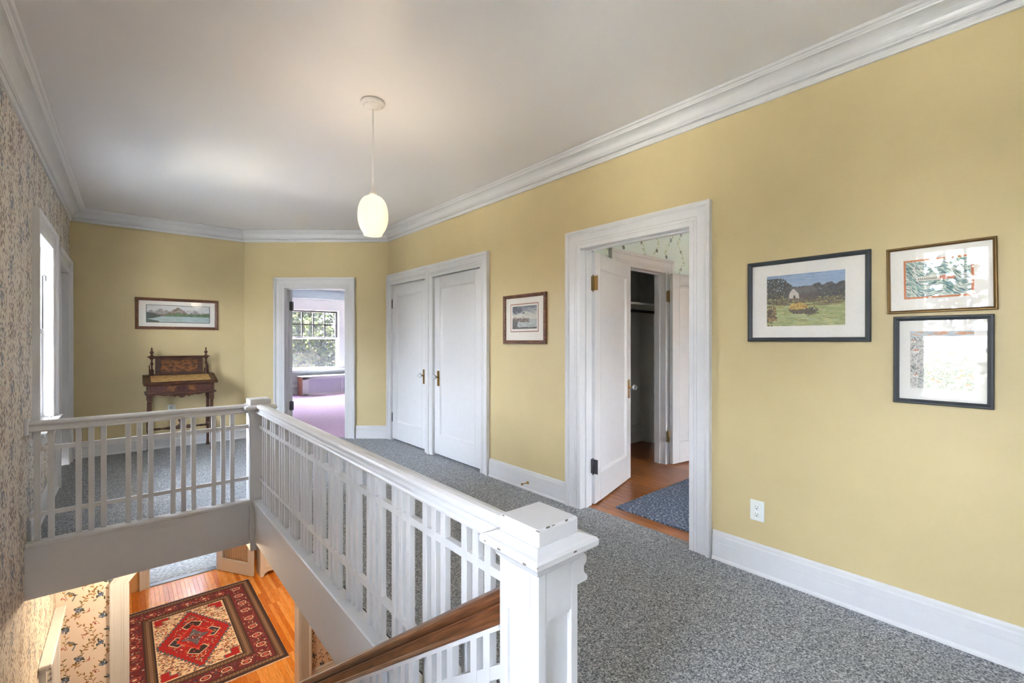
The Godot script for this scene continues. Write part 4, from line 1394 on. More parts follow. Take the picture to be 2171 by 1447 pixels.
# ---------------------------------------------------------------- things
func build_stairs() -> void:
	var st: SurfaceTool
	var n1 := newel(Vector3(AX + 0.003, 0, -0.898), -1.0, "chunky white newel post in the foreground with recessed panels and chipped cap", true)
	# short length of rail let into the far side of the post
	st = new_st()
	bar(st, RAIL, Vector3(0.078, 0.655, 0.075), Vector3(0.078, 0.655, -0.02), Vector3(1, 0, 0), Vector3(0, 1.2, 0))
	obj("rail_stub", st, M.white_paint, n1)
	# chips in the paint along the edges of the cap
	rng.seed = 9
	for c in [Vector3(-0.077, 0.842, 0.077), Vector3(-0.04, 0.8425, 0.0765), Vector3(-0.02, 0.8425, 0.0765), Vector3(0.03, 0.8425, 0.0765), Vector3(-0.0765, 0.8425, -0.06), Vector3(-0.1155, 0.776, 0.1155), Vector3(-0.1155, 0.770, 0.07), Vector3(-0.1155, 0.772, -0.03), Vector3(-0.1155, 0.774, -0.09), Vector3(0.02, 0.776, 0.1158), Vector3(-0.0772, 0.36, 0.0772)]:
		st = new_st()
		var w := rng.randf_range(0.003, 0.007)
		var h := rng.randf_range(0.001, 0.003) if c.y > 0.5 else 0.012
		cbx(st, c - Vector3(w if absf(c.z) > 0.074 and absf(c.x) < 0.07 else 0.0012, h, w if absf(c.x) > 0.07 and absf(c.z) < 0.1 else 0.0012), c + Vector3(w if absf(c.z) > 0.074 and absf(c.x) < 0.07 else 0.0012, h, w if absf(c.x) > 0.07 and absf(c.z) < 0.1 else 0.0012), 0.0008)
		obj("paint_chip", st, M.bark, n1)
	newel(Vector3(AX, 0, BZ), -0.385, "smaller looking white newel post at the far corner of the stairwell", false)
	var ga := []
	for k in 12:
		ga.append(1.173 - 0.975 + 0.2555 * k)
	balustrade(Vector3(AX, 0, -0.975), Vector3(AX, 0, BZ + 0.076), ga, "long white balustrade running from the foreground post beside the carpet")
	var gb := []
	for k in 5:
		gb.append(-0.414 + 0.456 + 0.2565 * k)
	balustrade(Vector3(-0.456, 0, BZ), Vector3(AX - 0.076, 0, BZ), gb, "short white balustrade crossing in front of the writing desk")
	# rosette where the short rail meets the paper
	st = new_st()
	cbx(st, Vector3(-0.47, 0.715, BZ - 0.055), Vector3(-0.45, 0.82, BZ + 0.055), 0.005)
	tag(obj("rail_rosette", st, M.white_paint), "white block where the short rail meets the papered wall", "rosette")
	# raking balustrade down the stairs
	var sl := 0.712
	var x := 0.805
	var z0 := -0.974
	var z1 := -5.02
	var t := thing("stair_balustrade", Transform3D.IDENTITY, "brown wooden stair handrail with white balusters descending from the foreground post", "stair railing")
	st = new_st()
	var dir := Vector3(0, -sl, -1).normalized()
	var rake := Transform3D(Basis(Vector3.RIGHT, dir.cross(Vector3.LEFT), -dir), Vector3(0.8205, 0.535, z0))
	var r0 := []
	var r1 := []
	for p in STAIR_RAIL:
		r0.append(Vector3(p.x * 0.8, p.y, (0.004 + p.y * -dir.y) / -dir.z))
		r1.append(Vector3(p.x * 0.8, p.y, -4.96))
	rings(st, [r0, r1])
	obj("handrail", st, M.rail_wood, t, rake)
	st = new_st()
	bar(st, [Vector2(-0.018, -0.014), Vector2(-0.018, 0.001), Vector2(0.018, 0.001), Vector2(0.018, -0.014)], Vector3(x, 0.535, z0), Vector3(x, 0.535 + (z1 - z0) * sl, z1), Vector3(1, 0, 0))
	obj("rail_fillet", st, M.white_paint, t)
	for d in [-0.15, -0.50]:
		st = new_st()
		bar(st, [Vector2(-0.0115, d), Vector2(-0.0115, d + 0.04), Vector2(0.0115, d + 0.04), Vector2(0.0115, d)], Vector3(x, 0.535, z0), Vector3(x, 0.535 + (z1 - z0) * sl, z1), Vector3(1, 0, 0))
		obj("cross_rail", st, M.white_paint, t)
	for k in 16:
		for j in [-0.063, 0.0, 0.063]:
			var z: float = -1.035 - 0.2555 * k + j
			if z > z0 + 0.02 - 0.05 and z > -0.98 or z < z1 + 0.03:
				continue
			st = new_st()
			var yt: float = 0.53 + (z - z0) * sl
			var w := 0.0155
			rings(st, [[Vector3(x - 0.0125, yt - 0.68, z - w), Vector3(x + 0.0125, yt - 0.68, z - w), Vector3(x + 0.0125, yt - 0.68, z + w), Vector3(x - 0.0125, yt - 0.68, z + w)], [Vector3(x - 0.0125, yt - w * sl, z - w), Vector3(x + 0.0125, yt - w * sl, z - w), Vector3(x + 0.0125, yt + w * sl, z + w), Vector3(x - 0.0125, yt + w * sl, z + w)]])
			obj("baluster", st, M.white_paint, t)
	# flight of stairs
	var s := thing("staircase", Transform3D.IDENTITY, "carpeted flight of stairs going down beside the papered wall", "stairs")
	var n := 15
	for k in range(1, n):
		var y := LOW * k / n
		var zz := -0.98 - (k - 1) * 0.281
		st = new_st()
		cbx(st, Vector3(-0.455, y - 0.03, zz - 0.002), Vector3(0.77, y, zz - 0.281), 0.008)
		obj("tread", st, M.carpet, s)
		st = new_st()
		bx(st, Vector3(-0.455, y - 0.17, zz - 0.281), Vector3(0.77, y - 0.03, zz - 0.266))
		obj("riser", st, M.white_paint, s)
	st = new_st()
	rings(st, [[Vector3(0.775, -0.35, -0.983), Vector3(0.775, 0.0, -0.983), Vector3(0.775, LOW + 0.2, -5.1), Vector3(0.775, LOW, -5.1), Vector3(0.775, LOW, -4.7)], [Vector3(0.797, -0.35, -0.983), Vector3(0.797, 0.0, -0.983), Vector3(0.797, LOW + 0.2, -5.1), Vector3(0.797, LOW, -5.1), Vector3(0.797, LOW, -4.7)]])
	obj("stringer", st, M.white_paint, s)
	st = new_st()
	bx(st, Vector3(-0.455, -0.20, -0.995), Vector3(0.77, -0.02, -0.982))
	obj("riser", st, M.white_paint, s)

func build_pictures() -> void:
	picture(FR, [-1.093, -0.530, 1.316, 1.760], 0.022, 0.024, M.frame_black, [], null, [-0.994, -0.633, 1.400, 1.676], print_mat("barn_print", barn_image()), "black framed landscape of a barn in a green meadow")
	picture(FR, [-0.470, -0.114, 1.447, 1.749], 0.013, 0.020, M.frame_gold, [-0.410, -0.183, 1.511, 1.687], M.orange_line, [-0.402, -0.191, 1.519, 1.679], print_mat("river_print", river_image()), "gold framed picture with an orange border, uppermost of the pair", 0.012)
	picture(FR, [-0.445, -0.123, 1.036, 1.431], 0.020, 0.024, M.frame_black, [], null, [-0.387, -0.182, 1.106, 1.363], print_mat("village_print", village_image()), "black framed village drawing hanging under the gold frame")
	picture(FR, [-3.290, -2.726, 1.294, 1.737], 0.030, 0.026, M.frame_brown, [-3.196, -2.825, 1.399, 1.654], M.brown_line, [-3.168, -2.845, 1.426, 1.632], print_mat("shore_print", shore_image()), "small brown framed grey seascape between closet and bedroom door")
	picture(FF, [0.122, 0.960, 1.461, 1.842], 0.034, 0.026, M.frame_brown, [0.225, 0.872, 1.543, 1.760], M.green_line, [0.231, 0.864, 1.550, 1.754], print_mat("mountain_print", mountain_image()), "wide brown framed mountain and lake panorama above the desk")

func turned(prof: Array, at: Vector3, called: String, m: Material, parent: Node, seg := 14) -> void:
	var st := new_st()
	lathe(st, prof, at, seg)
	obj(called, st, m, parent)

func build_desk() -> void:
	# base point on the floor, below the middle of the desk
	var t := thing("writing_desk", Transform3D(Basis.IDENTITY, Vector3(0.54, 0, -6.80)), "small antique carved walnut writing desk with a raised back and finials", "desk")
	var st := new_st()
	# carcase with the drawer front
	cbx(st, Vector3(-0.318, 0.705, -0.17), Vector3(0.318, 0.812, 0.225), 0.004)
	cbx(st, Vector3(-0.338, 0.700, -0.18), Vector3(0.338, 0.716, 0.245), 0.004)
	obj("carcase", st, M.desk_wood, t)
	st = new_st()
	cbx(st, Vector3(-0.296, 0.728, 0.225), Vector3(0.296, 0.800, 0.233), 0.003)
	var dr := obj("drawer", st, M.desk_dark, t)
	for s in [-1.0, 1.0]:
		st = new_st()
		rings(st, [[Vector3(s * 0.07, 0.732, 0.233), Vector3(s * 0.165, 0.732, 0.233), Vector3(s * 0.13, 0.796, 0.233), Vector3(s * 0.05, 0.796, 0.233)], [Vector3(s * 0.074, 0.735, 0.236), Vector3(s * 0.16, 0.735, 0.236), Vector3(s * 0.128, 0.793, 0.236), Vector3(s * 0.053, 0.793, 0.236)]])
		obj("veneer", st, M.desk_burl, dr)
	st = new_st()
	for k in 9:
		var a := TAU * k / 9.0
		lathe(st, [Vector2(0, 0.012), Vector2(0.008, 0.009), Vector2(0.012, 0)], Vector3(cos(a) * 0.03, 0.765 + sin(a) * 0.018, 0.233), 8, 0, 0.0, Basis(Vector3.RIGHT, Vector3(0, 0, 1), Vector3(0, -1, 0)))
	lathe(st, [Vector2(0, 0.018), Vector2(0.016, 0.012), Vector2(0.022, 0)], Vector3(0, 0.765, 0.233), 12, 0, 0.0, Basis(Vector3.RIGHT, Vector3(0, 0, 1), Vector3(0, -1, 0)))
	obj("carved_rosette", st, M.desk_dark, dr)
	# sloping top with a moulded rim
	st = new_st()
	var prof := [Vector3(0, 0.812, 0.255), Vector3(0, 0.826, 0.265), Vector3(0, 0.838, 0.258), Vector3(0, 0.912, -0.05), Vector3(0, 0.912, -0.19), Vector3(0, 0.812, -0.19)]
	var ra := []
	var rb := []
	for p in prof:
		ra.append(p + Vector3(-0.352, 0, 0))
		rb.append(p + Vector3(0.352, 0, 0))
	rings(st, [ra, rb])
	obj("sloping_top", st, M.desk_wood, t)
	st = new_st()
	var sl := (Vector3(0, 0.912, -0.05) - Vector3(0, 0.838, 0.258)).normalized()
	var up := Vector3(0, -sl.z, sl.y).normalized()
	var p0 := Vector3(0, 0.838, 0.258) + sl * 0.05
	var p1 := Vector3(0, 0.838, 0.258) + sl * 0.285
	rings(st, [[p0 + Vector3(-0.285, 0, 0), p1 + Vector3(-0.285, 0, 0), p1 + Vector3(0.285, 0, 0), p0 + Vector3(0.285, 0, 0)], [p0 + Vector3(-0.285, 0, 0) + up * 0.003, p1 + Vector3(-0.285, 0, 0) + up * 0.003, p1 + Vector3(0.285, 0, 0) + up * 0.003, p0 + Vector3(0.285, 0, 0) + up * 0.003]])
	obj("leather_inset", st, M.desk_leather, t)
	# raised back
	st = new_st()
	cbx(st, Vector3(-0.235, 0.905, -0.105), Vector3(-0.182, 1.112, -0.08), 0.003)
	cbx(st, Vector3(0.182, 0.905, -0.105), Vector3(0.235, 1.112, -0.08), 0.003)
	cbx(st, Vector3(-0.182, 0.905, -0.105), Vector3(0.182, 0.945, -0.08), 0.003)
	cbx(st, Vector3(-0.182, 1.085, -0.105), Vector3(0.182, 1.112, -0.08), 0.003)
	obj("back_frame", st, M.desk_wood, t)
	st = new_st()
	bx(st, Vector3(-0.185, 0.94, -0.10), Vector3(0.185, 1.09, -0.092))
	obj("burl_panel", st, M.desk_burl, t)
	st = new_st()
	cbx(st, Vector3(-0.308, 1.122, -0.16), Vector3(0.308, 1.135, -0.03), 0.005)
	cbx(st, Vector3(-0.292, 1.110, -0.15), Vector3(0.292, 1.124, -0.045), 0.004)
	obj("top_shelf", st, M.desk_wood, t)
	for s in [-1.0, 1.0]:
		turned([Vector2(0.020, 0.91), Vector2(0.020, 0.935), Vector2(0.012, 0.942), Vector2(0.022, 0.955), Vector2(0.018, 0.975), Vector2(0.009, 0.985), Vector2(0.008, 1.02), Vector2(0.012, 1.035), Vector2(0.018, 1.045), Vector2(0.018, 1.052), Vector2(0.010, 1.06), Vector2(0.009, 1.095), Vector2(0.018, 1.105), Vector2(0.020, 1.112)], Vector3(s * 0.268, 0, -0.06), "turned_post", M.desk_wood, t)
		turned([Vector2(0.020, 1.134), Vector2(0.020, 1.142), Vector2(0.009, 1.150), Vector2(0.009, 1.158), Vector2(0.018, 1.172), Vector2(0.020, 1.185), Vector2(0.013, 1.198), Vector2(0.006, 1.203), Vector2(0.006, 1.212), Vector2(0.014, 1.220), Vector2(0.006, 1.229), Vector2(0.003, 1.242), Vector2(0, 1.243)], Vector3(s * 0.268, 0, -0.06), "finial", M.desk_wood, t)
		# scrolled side bracket
		st = new_st()
		var o1 := []
		var o2 := []
		for q in [Vector2(0.07, 0.912), Vector2(0.07, 0.925), Vector2(0.03, 0.945), Vector2(0.02, 0.965), Vector2(0.0, 0.985), Vector2(-0.005, 1.01), Vector2(-0.03, 1.03), Vector2(-0.05, 1.03), Vector2(-0.05, 0.912)]:
			o1.append(Vector3(s * 0.295, q.y, -0.055 + q.x))
			o2.append(Vector3(s * 0.283, q.y, -0.055 + q.x))
		rings(st, [o1, o2])
		obj("side_bracket", st, M.desk_wood, t)
	# carved apron
	st = new_st()
	var f := []
	var g := []
	var line := [Vector2(-0.28, 0.70)]
	for k in 41:
		var u := k / 40.0
		var xx := lerpf(-0.28, 0.28, u)
		var d := absf(xx)
		var drop := 0.012 + 0.008 * cos(d * 40.0)
		if d < 0.12:
			drop = 0.028 + 0.008 * cos(d * 95.0)
		if d < 0.035:
			drop = 0.05 - d * 0.5
		line.append(Vector2(xx, 0.70 - drop))
	line.append(Vector2(0.28, 0.70))
	for q in line:
		f.append(Vector3(q.x, q.y, 0.21))
		g.append(Vector3(q.x, q.y, 0.195))
	rings(st, [f, g])
	obj("carved_apron", st, M.desk_wood, t)
	# legs: slender, squared at the head
	for s in [-1.0, 1.0]:
		for z in [0.195, -0.14]:
			st = new_st()
			var rr := []
			for p in [[0.70, 0.022], [0.62, 0.022], [0.60, 0.015], [0.40, 0.018], [0.33, 0.020], [0.24, 0.020], [0.22, 0.013], [0.04, 0.013], [0.02, 0.018], [0.0, 0.016]]:
				var r: float = p[1]
				var q := Vector3(s * 0.295, p[0], z)
				rr.append([q + Vector3(-r, 0, -r), q + Vector3(r, 0, -r), q + Vector3(r, 0, r), q + Vector3(-r, 0, r)])
			rings(st, rr)
			obj("leg", st, M.desk_wood, t)
	for s in [-1.0, 1.0]:
		st = new_st()
		bx(st, Vector3(s * 0.295 - 0.012, 0.265, -0.14), Vector3(s * 0.295 + 0.012, 0.295, 0.195))
		obj("side_stretcher", st, M.desk_wood, t)
	st = new_st()
	var ax := Basis(Vector3.UP, Vector3.LEFT, Vector3(0, 0, 1))
	lathe(st, [Vector2(0.010, -0.29), Vector2(0.014, -0.20), Vector2(0.009, -0.18), Vector2(0.020, -0.10), Vector2(0.024, -0.07), Vector2(0.012, -0.055), Vector2(0.026, -0.03), Vector2(0.026, 0.03), Vector2(0.012, 0.055), Vector2(0.024, 0.07), Vector2(0.020, 0.10), Vector2(0.009, 0.18), Vector2(0.014, 0.20), Vector2(0.010, 0.29)], Vector3(0, 0.28, 0.03), 12, 0, 0.0, ax)
	obj("stretcher", st, M.desk_wood, t)
	turned([Vector2(0.026, 0.27), Vector2(0.026, 0.31), Vector2(0.012, 0.32), Vector2(0.010, 0.335), Vector2(0.024, 0.36), Vector2(0.026, 0.385), Vector2(0.014, 0.41), Vector2(0.018, 0.42), Vector2(0, 0.43)], Vector3(0, 0, 0.03), "stretcher_finial", M.desk_wood, t)

func outlet(f: Transform3D, s: float, y: float, label: String) -> void:
	var t := thing("wall_outlet", f * Transform3D(Basis.IDENTITY, Vector3(s, y, 0)), label, "outlet", "electric outlets")
	var st := new_st()
	cbx(st, Vector3(-0.038, -0.058, 0.0), Vector3(0.038, 0.058, 0.006), 0.004)
	obj("cover_plate", st, M.plate_white, t)
	for k in [-0.02, 0.02]:
		st = new_st()
		lathe(st, [Vector2(0, 0.008), Vector2(0.0155, 0.008), Vector2(0.017, 0.005), Vector2(0.017, 0.0)], Vector3(0, k, 0.001), 18, 0, 0.0, Basis(Vector3.RIGHT, Vector3(0, 0, 1), Vector3(0, -1, 0)))
		var r := obj("receptacle", st, M.plate_white, t)
		st = new_st()
		bx(st, Vector3(-0.0075, k + 0.001, 0.0085), Vector3(-0.0052, k + 0.009, 0.0094))
		bx(st, Vector3(0.0052, k + 0.001, 0.0085), Vector3(0.0075, k + 0.009, 0.0094))
		lathe(st, [Vector2(0, 0.0094), Vector2(0.003, 0.0094), Vector2(0.003, 0.0085)], Vector3(0, k - 0.006, 0), 10, 0, 0.0, Basis(Vector3.RIGHT, Vector3(0, 0, 1), Vector3(0, -1, 0)))
		obj("slot", st, M.slot_dark, r)

func build_lamps() -> void:
	var at := Vector3(1.176, 0, -2.681)
	var t := thing("pendant_lamp", Transform3D(Basis.IDENTITY, at + Vector3(0, CLG, 0)), "lit ribbed milk-glass pendant lamp hanging from the hall ceiling", "lamp")
	var y := CLG
	var st := new_st()
	lathe(st, [Vector2(0.0, -0.002), Vector2(0.070, -0.001), Vector2(0.072, -0.008), Vector2(0.068, -0.018), Vector2(0.056, -0.024)], Vector3.ZERO, 40)
	obj("canopy", st, M.dull_white, t)
	st = new_st()
	lathe(st, [Vector2(0.056, -0.022), Vector2(0.050, -0.030), Vector2(0.016, -0.038), Vector2(0.010, -0.046), Vector2(0, -0.046)], Vector3.ZERO, 112, 28, 0.12)
	obj("fluted_boss", st, M.dull_white, t)
	st = new_st()
	lathe(st, [Vector2(0.0055, -0.04), Vector2(0.0055, -0.515)], Vector3.ZERO, 10)
	obj("stem", st, M.dull_white, t)
	st = new_st()
	lathe(st, [Vector2(0.007, -0.508), Vector2(0.010, -0.512), Vector2(0.011, -0.53), Vector2(0.020, -0.56), Vector2(0.028, -0.586), Vector2(0.027, -0.590)], Vector3.ZERO, 64, 16, 0.10)
	obj("socket_cup", st, M.dull_white, t)
	st = new_st()
	var prof := []
	for k in 17:
		var a := lerpf(0.16, 2.52, k / 16.0)
		prof.append(Vector2(0.091 * pow(sin(a), 0.66), -0.700 + 0.122 * cos(a)))
	prof.append(Vector2(0.056, -0.812))
	prof.append(Vector2(0.054, -0.822))
	prof.append(Vector2(0.0, -0.826))
	lathe(st, prof, Vector3.ZERO, 144, 36, 0.03)
	obj("glass_globe", st, M.globe, t)
	var l := OmniLight3D.new()
	l.name = "pendant_bulb_light"
	l.position = at + Vector3(0, CLG - 0.71, 0)
	l.light_color = Color(1.0, 0.90, 0.76)
	l.light_energy = PENDANT
	l.light_size = 0.085
	l.omni_range = 30
	l.omni_attenuation = 2
	l.shadow_enabled = true
	add_child(l)
	# lamp under the lower ceiling, hidden from view by the fascia
	var b := thing("ceiling_lamp", Transform3D(Basis.IDENTITY, Vector3(0.42, -0.31, -5.02)), "warm ceiling lamp of the lower hall behind the fascia", "lamp")
	st = new_st()
	lathe(st, [Vector2(0, -0.001), Vector2(0.07, -0.001), Vector2(0.07, -0.02), Vector2(0.012, -0.03), Vector2(0.012, -0.12)], Vector3.ZERO, 24)
	obj("canopy", st, M.brass, b)
	st = new_st()
	lathe(st, [Vector2(0, -0.12), Vector2(0.05, -0.13), Vector2(0.085, -0.17), Vector2(0.085, -0.21), Vector2(0.05, -0.25), Vector2(0, -0.26)], Vector3.ZERO, 32)
	obj("glass_globe", st, M.globe, b)
	l = OmniLight3D.new()
	l.name = "lower_hall_bulb_light"
	l.position = Vector3(0.42, -0.50, -5.02)
	l.light_color = Color(1.0, 0.90, 0.76)
	l.light_energy = LOWER_LAMP
	l.light_size = 0.08
	l.omni_range = 30
	l.omni_attenuation = 2
	l.shadow_enabled = true
	add_child(l)
	# second fitting further into the lower hall
	b = thing("ceiling_lamp", Transform3D(Basis.IDENTITY, Vector3(1.7, -0.31, -7.9)), "warm ceiling lamp above the red rug of the lower hall", "lamp")
	st = new_st()
	lathe(st, [Vector2(0, -0.001), Vector2(0.07, -0.001), Vector2(0.07, -0.02), Vector2(0.012, -0.03), Vector2(0.012, -0.12)], Vector3.ZERO, 24)
	obj("canopy", st, M.brass, b)
	st = new_st()
	lathe(st, [Vector2(0, -0.12), Vector2(0.05, -0.13), Vector2(0.085, -0.17), Vector2(0.085, -0.21), Vector2(0.05, -0.25), Vector2(0, -0.26)], Vector3.ZERO, 32)
	obj("glass_globe", st, M.globe, b)
	l = OmniLight3D.new()
	l.name = "rug_bulb_light"
	l.position = Vector3(1.7, -0.50, -7.9)
	l.light_color = Color(1.0, 0.90, 0.76)
	l.light_energy = RUG_LAMP
	l.light_size = 0.08
	l.omni_range = 30
	l.omni_attenuation = 2
	l.shadow_enabled = true
	add_child(l)

func build_small() -> void:
	var st: SurfaceTool
	outlet(FR, -1.047, 0.356, "white double outlet low on the yellow wall")
	outlet(FF, 0.47, 0.47, "white double outlet on the wall behind the desk legs")
	# door stop screwed into the baseboard
	var t := thing("door_stop", FR * Transform3D(Basis.IDENTITY, Vector3(-2.95, 0.068, 0.018)), "little brass door stop sticking out of the baseboard", "door stop")
	st = new_st()
	var ax := Basis(Vector3.RIGHT, Vector3(0, 0, 1), Vector3(0, -1, 0))
	lathe(st, [Vector2(0.014, 0), Vector2(0.014, 0.004), Vector2(0.005, 0.008), Vector2(0.004, 0.062)], Vector3.ZERO, 14, 0, 0.0, ax)
	obj("rod", st, M.brass, t)
	st = new_st()
	lathe(st, [Vector2(0.004, 0.060), Vector2(0.010, 0.063), Vector2(0.010, 0.074), Vector2(0, 0.076)], Vector3.ZERO, 14, 0, 0.0, ax)
	obj("tip", st, M.brass, t)
	# bedroom mat
	st = new_st()
	slab(st, [Vector2(2.96, -2.185), Vector2(4.9, -2.175), Vector2(4.9, -0.9), Vector2(2.965, -0.9)], -0.0005, 0.012)
	tag(obj("area_rug", st, M.blue_mat), "blue grey woven mat on the bedroom wood floor", "rug")
	# rug of the lower hall
	var r := thing("oriental_rug", Transform3D(Basis.IDENTITY, Vector3(0.81, LOW, -8.034)), "red and cream oriental rug with a lozenge medallion on the lower floor", "rug")
	st = new_st()
	bx(st, Vector3(-0.928, 0.0005, -1.314), Vector3(0.928, 0.009, 1.314))
	obj("rug_body", st, M.frame_brown, r)
	st = new_st()
	tri(st, Vector3(-0.928, 0.0095, -1.314), Vector3(0.928, 0.0095, -1.314), Vector3(0.928, 0.0095, 1.314), Vector2(0, 0), Vector2(1, 0), Vector2(1, 1))
	tri(st, Vector3(-0.928, 0.0095, -1.314), Vector3(0.928, 0.0095, 1.314), Vector3(-0.928, 0.0095, 1.314), Vector2(0, 0), Vector2(1, 1), Vector2(0, 1))
	obj("pile", st, print_mat("rug_print", rug_image(), 0.95), r)
	rng.seed = 5
	for s in [-1.0, 1.0]:
		st = new_st()
		for k in 150:
			var xx := -0.925 + k * 0.01242
			var d := rng.randf_range(-0.006, 0.006)
			bx(st, Vector3(xx, 0.0005, s * 1.314), Vector3(xx + 0.006, 0.003, s * (1.34 + d)))
		var fr := obj("fringe", st, M.mat_board, r)
		fr.set_meta("kind", "stuff")
	# vestibule mat
	st = new_st()
	bx(st, Vector3(-0.65, LOW - 0.03, -12.18), Vector3(2.7, LOW, -10.17))
	tag(obj("floor", st, M.dull_white), "stone floor of the vestibule under its mat", "floor", "", "structure")
	st = new_st()
	cbx(st, Vector3(0.1, LOW + 0.0005, -12.0), Vector3(1.7, LOW + 0.012, -10.30), 0.004)
	tag(obj("door_mat", st, M.door_mat), "pale slate blue rippled mat in the vestibule", "mat")
	st = new_st()
	cbx(st, Vector3(0.372, LOW + 0.0005, -10.29), Vector3(1.365, LOW + 0.012, -10.165), 0.004)
	tag(obj("trim_10", st, M.steel), "grey metal threshold strip of the vestibule doorway", "trim", "", "structure")
	# low cabinet beside the vestibule door
	t = thing("radiator_cabinet", Transform3D(Basis.IDENTITY, Vector3(2.28, LOW, -9.42)), "cream low cabinet on bracket feet beside the glazed door below", "cabinet")
	st = new_st()
	cbx(st, Vector3(-0.36, 0.07, -0.16), Vector3(0.36, 0.86, 0.14), 0.005)
	obj("body", st, M.dull_white, t)
	st = new_st()
	cbx(st, Vector3(-0.38, 0.86, -0.17), Vector3(0.38, 0.885, 0.165), 0.006)
	obj("top", st, M.dull_white, t)
	for s in [-1.0, 1.0]:
		st = new_st()
		rings(st, [[Vector3(s * 0.36, 0, 0.145), Vector3(s * 0.36, 0.07, 0.145), Vector3(s * 0.24, 0.07, 0.145), Vector3(s * 0.29, 0.045, 0.145), Vector3(s * 0.31, 0, 0.145)], [Vector3(s * 0.36, 0, -0.16), Vector3(s * 0.36, 0.07, -0.16), Vector3(s * 0.24, 0.07, -0.16), Vector3(s * 0.29, 0.045, -0.16), Vector3(s * 0.31, 0, -0.16)]])
		obj("bracket_foot", st, M.dull_white, t)
	st = new_st()
	ring4(st, -0.3, 0.3, 0.14, 0.8, [Vector2(0, 0.14), Vector2(0.004, 0.146), Vector2(0.02, 0.146), Vector2(0.024, 0.14)])
	obj("front_moulding", st, M.dull_white, t)
	# radiator cover in the sunny room
	t = thing("radiator_cover", Transform3D(Basis.IDENTITY, Vector3(4.2, 0, -11.66)), "white radiator cover with lavender screens under the sunny window", "radiator cover")
	st = new_st()
	var x0 := -0.93
	var x1 := 1.7
	cbx(st, Vector3(x0 - 0.02, 0.44, -0.2), Vector3(x1, 0.465, 0.24), 0.005)
	obj("top", st, M.white_paint, t)
	st = new_st()
	bx(st, Vector3(x0, 0.0, -0.2), Vector3(x0 + 0.02, 0.44, 0.2))
	obj("end_panel", st, M.side_wood, t)
	st = new_st()
	bx(st, Vector3(x0, 0.0, 0.2), Vector3(x0 + 0.13, 0.44, 0.225))
	bx(st, Vector3(x0, 0.0, 0.2), Vector3(x1, 0.05, 0.225))
	bx(st, Vector3(x0, 0.39, 0.2), Vector3(x1, 0.44, 0.225))
	for k in [-0.01, 0.82]:
		bx(st, Vector3(k - 0.012, 0.05, 0.2), Vector3(k + 0.012, 0.39, 0.225))
	obj("front_frame", st, M.white_paint, t)
	for k in [[x0 + 0.13, -0.022], [0.002, 0.808], [0.832, x1]]:
		st = new_st()
		bx(st, Vector3(k[0], 0.05, 0.200), Vector3(k[1], 0.39, 0.206))
		var sc := obj("mesh_screen", st, M.screen_grey, t)
		st = new_st()
		var n := int((k[1] - k[0]) / 0.03)
		for j in n:
			bx(st, Vector3(k[0] + 0.015 + j * 0.03, 0.05, 0.206), Vector3(k[0] + 0.021 + j * 0.03, 0.39, 0.209))
		obj("wire", st, M.white_paint, sc)
	# closet fittings
	st = new_st()
	cbx(st, Vector3(3.2, 1.735, -3.44), Vector3(5.2, 1.76, -3.0), 0.003)
	tag(obj("closet_shelf", st, M.closet_paint), "pale shelf across the dark bedroom closet", "shelf")
	st = new_st()
	tube(st, [Vector3(3.2, 1.675, -3.15), Vector3(5.2, 1.675, -3.15)], 0.016, 10)
	tag(obj("closet_rod", st, M.black_iron), "dark hanging rod under the closet shelf", "rod")
	baseboard("baseboard_closet", frame_at(Vector3(0, 0, -3.45), Vector3(1, 0, 0)), [[3.2, 5.2]], 0.0, "pale baseboard at the back of the closet", 1.3, M.closet_paint)
	t = thing("pipe_collar", Transform3D(Basis(Vector3.RIGHT, PI / 2), Vector3(4.80, 0.05, -3.42)), "small white round collar at the foot of the closet wall", "collar")
	st = new_st()
	lathe(st, [Vector2(0.0, 0.03), Vector2(0.026, 0.03), Vector2(0.028, 0.024)], Vector3.ZERO, 20)
	obj("disc", st, M.white_paint, t)
	st = new_st()
	lathe(st, [Vector2(0.028, 0.0), Vector2(0.040, 0.0), Vector2(0.040, 0.03), Vector2(0.028, 0.034), Vector2(0.028, 0.0)], Vector3.ZERO, 20)
	obj("rim", st, M.slot_dark, t)

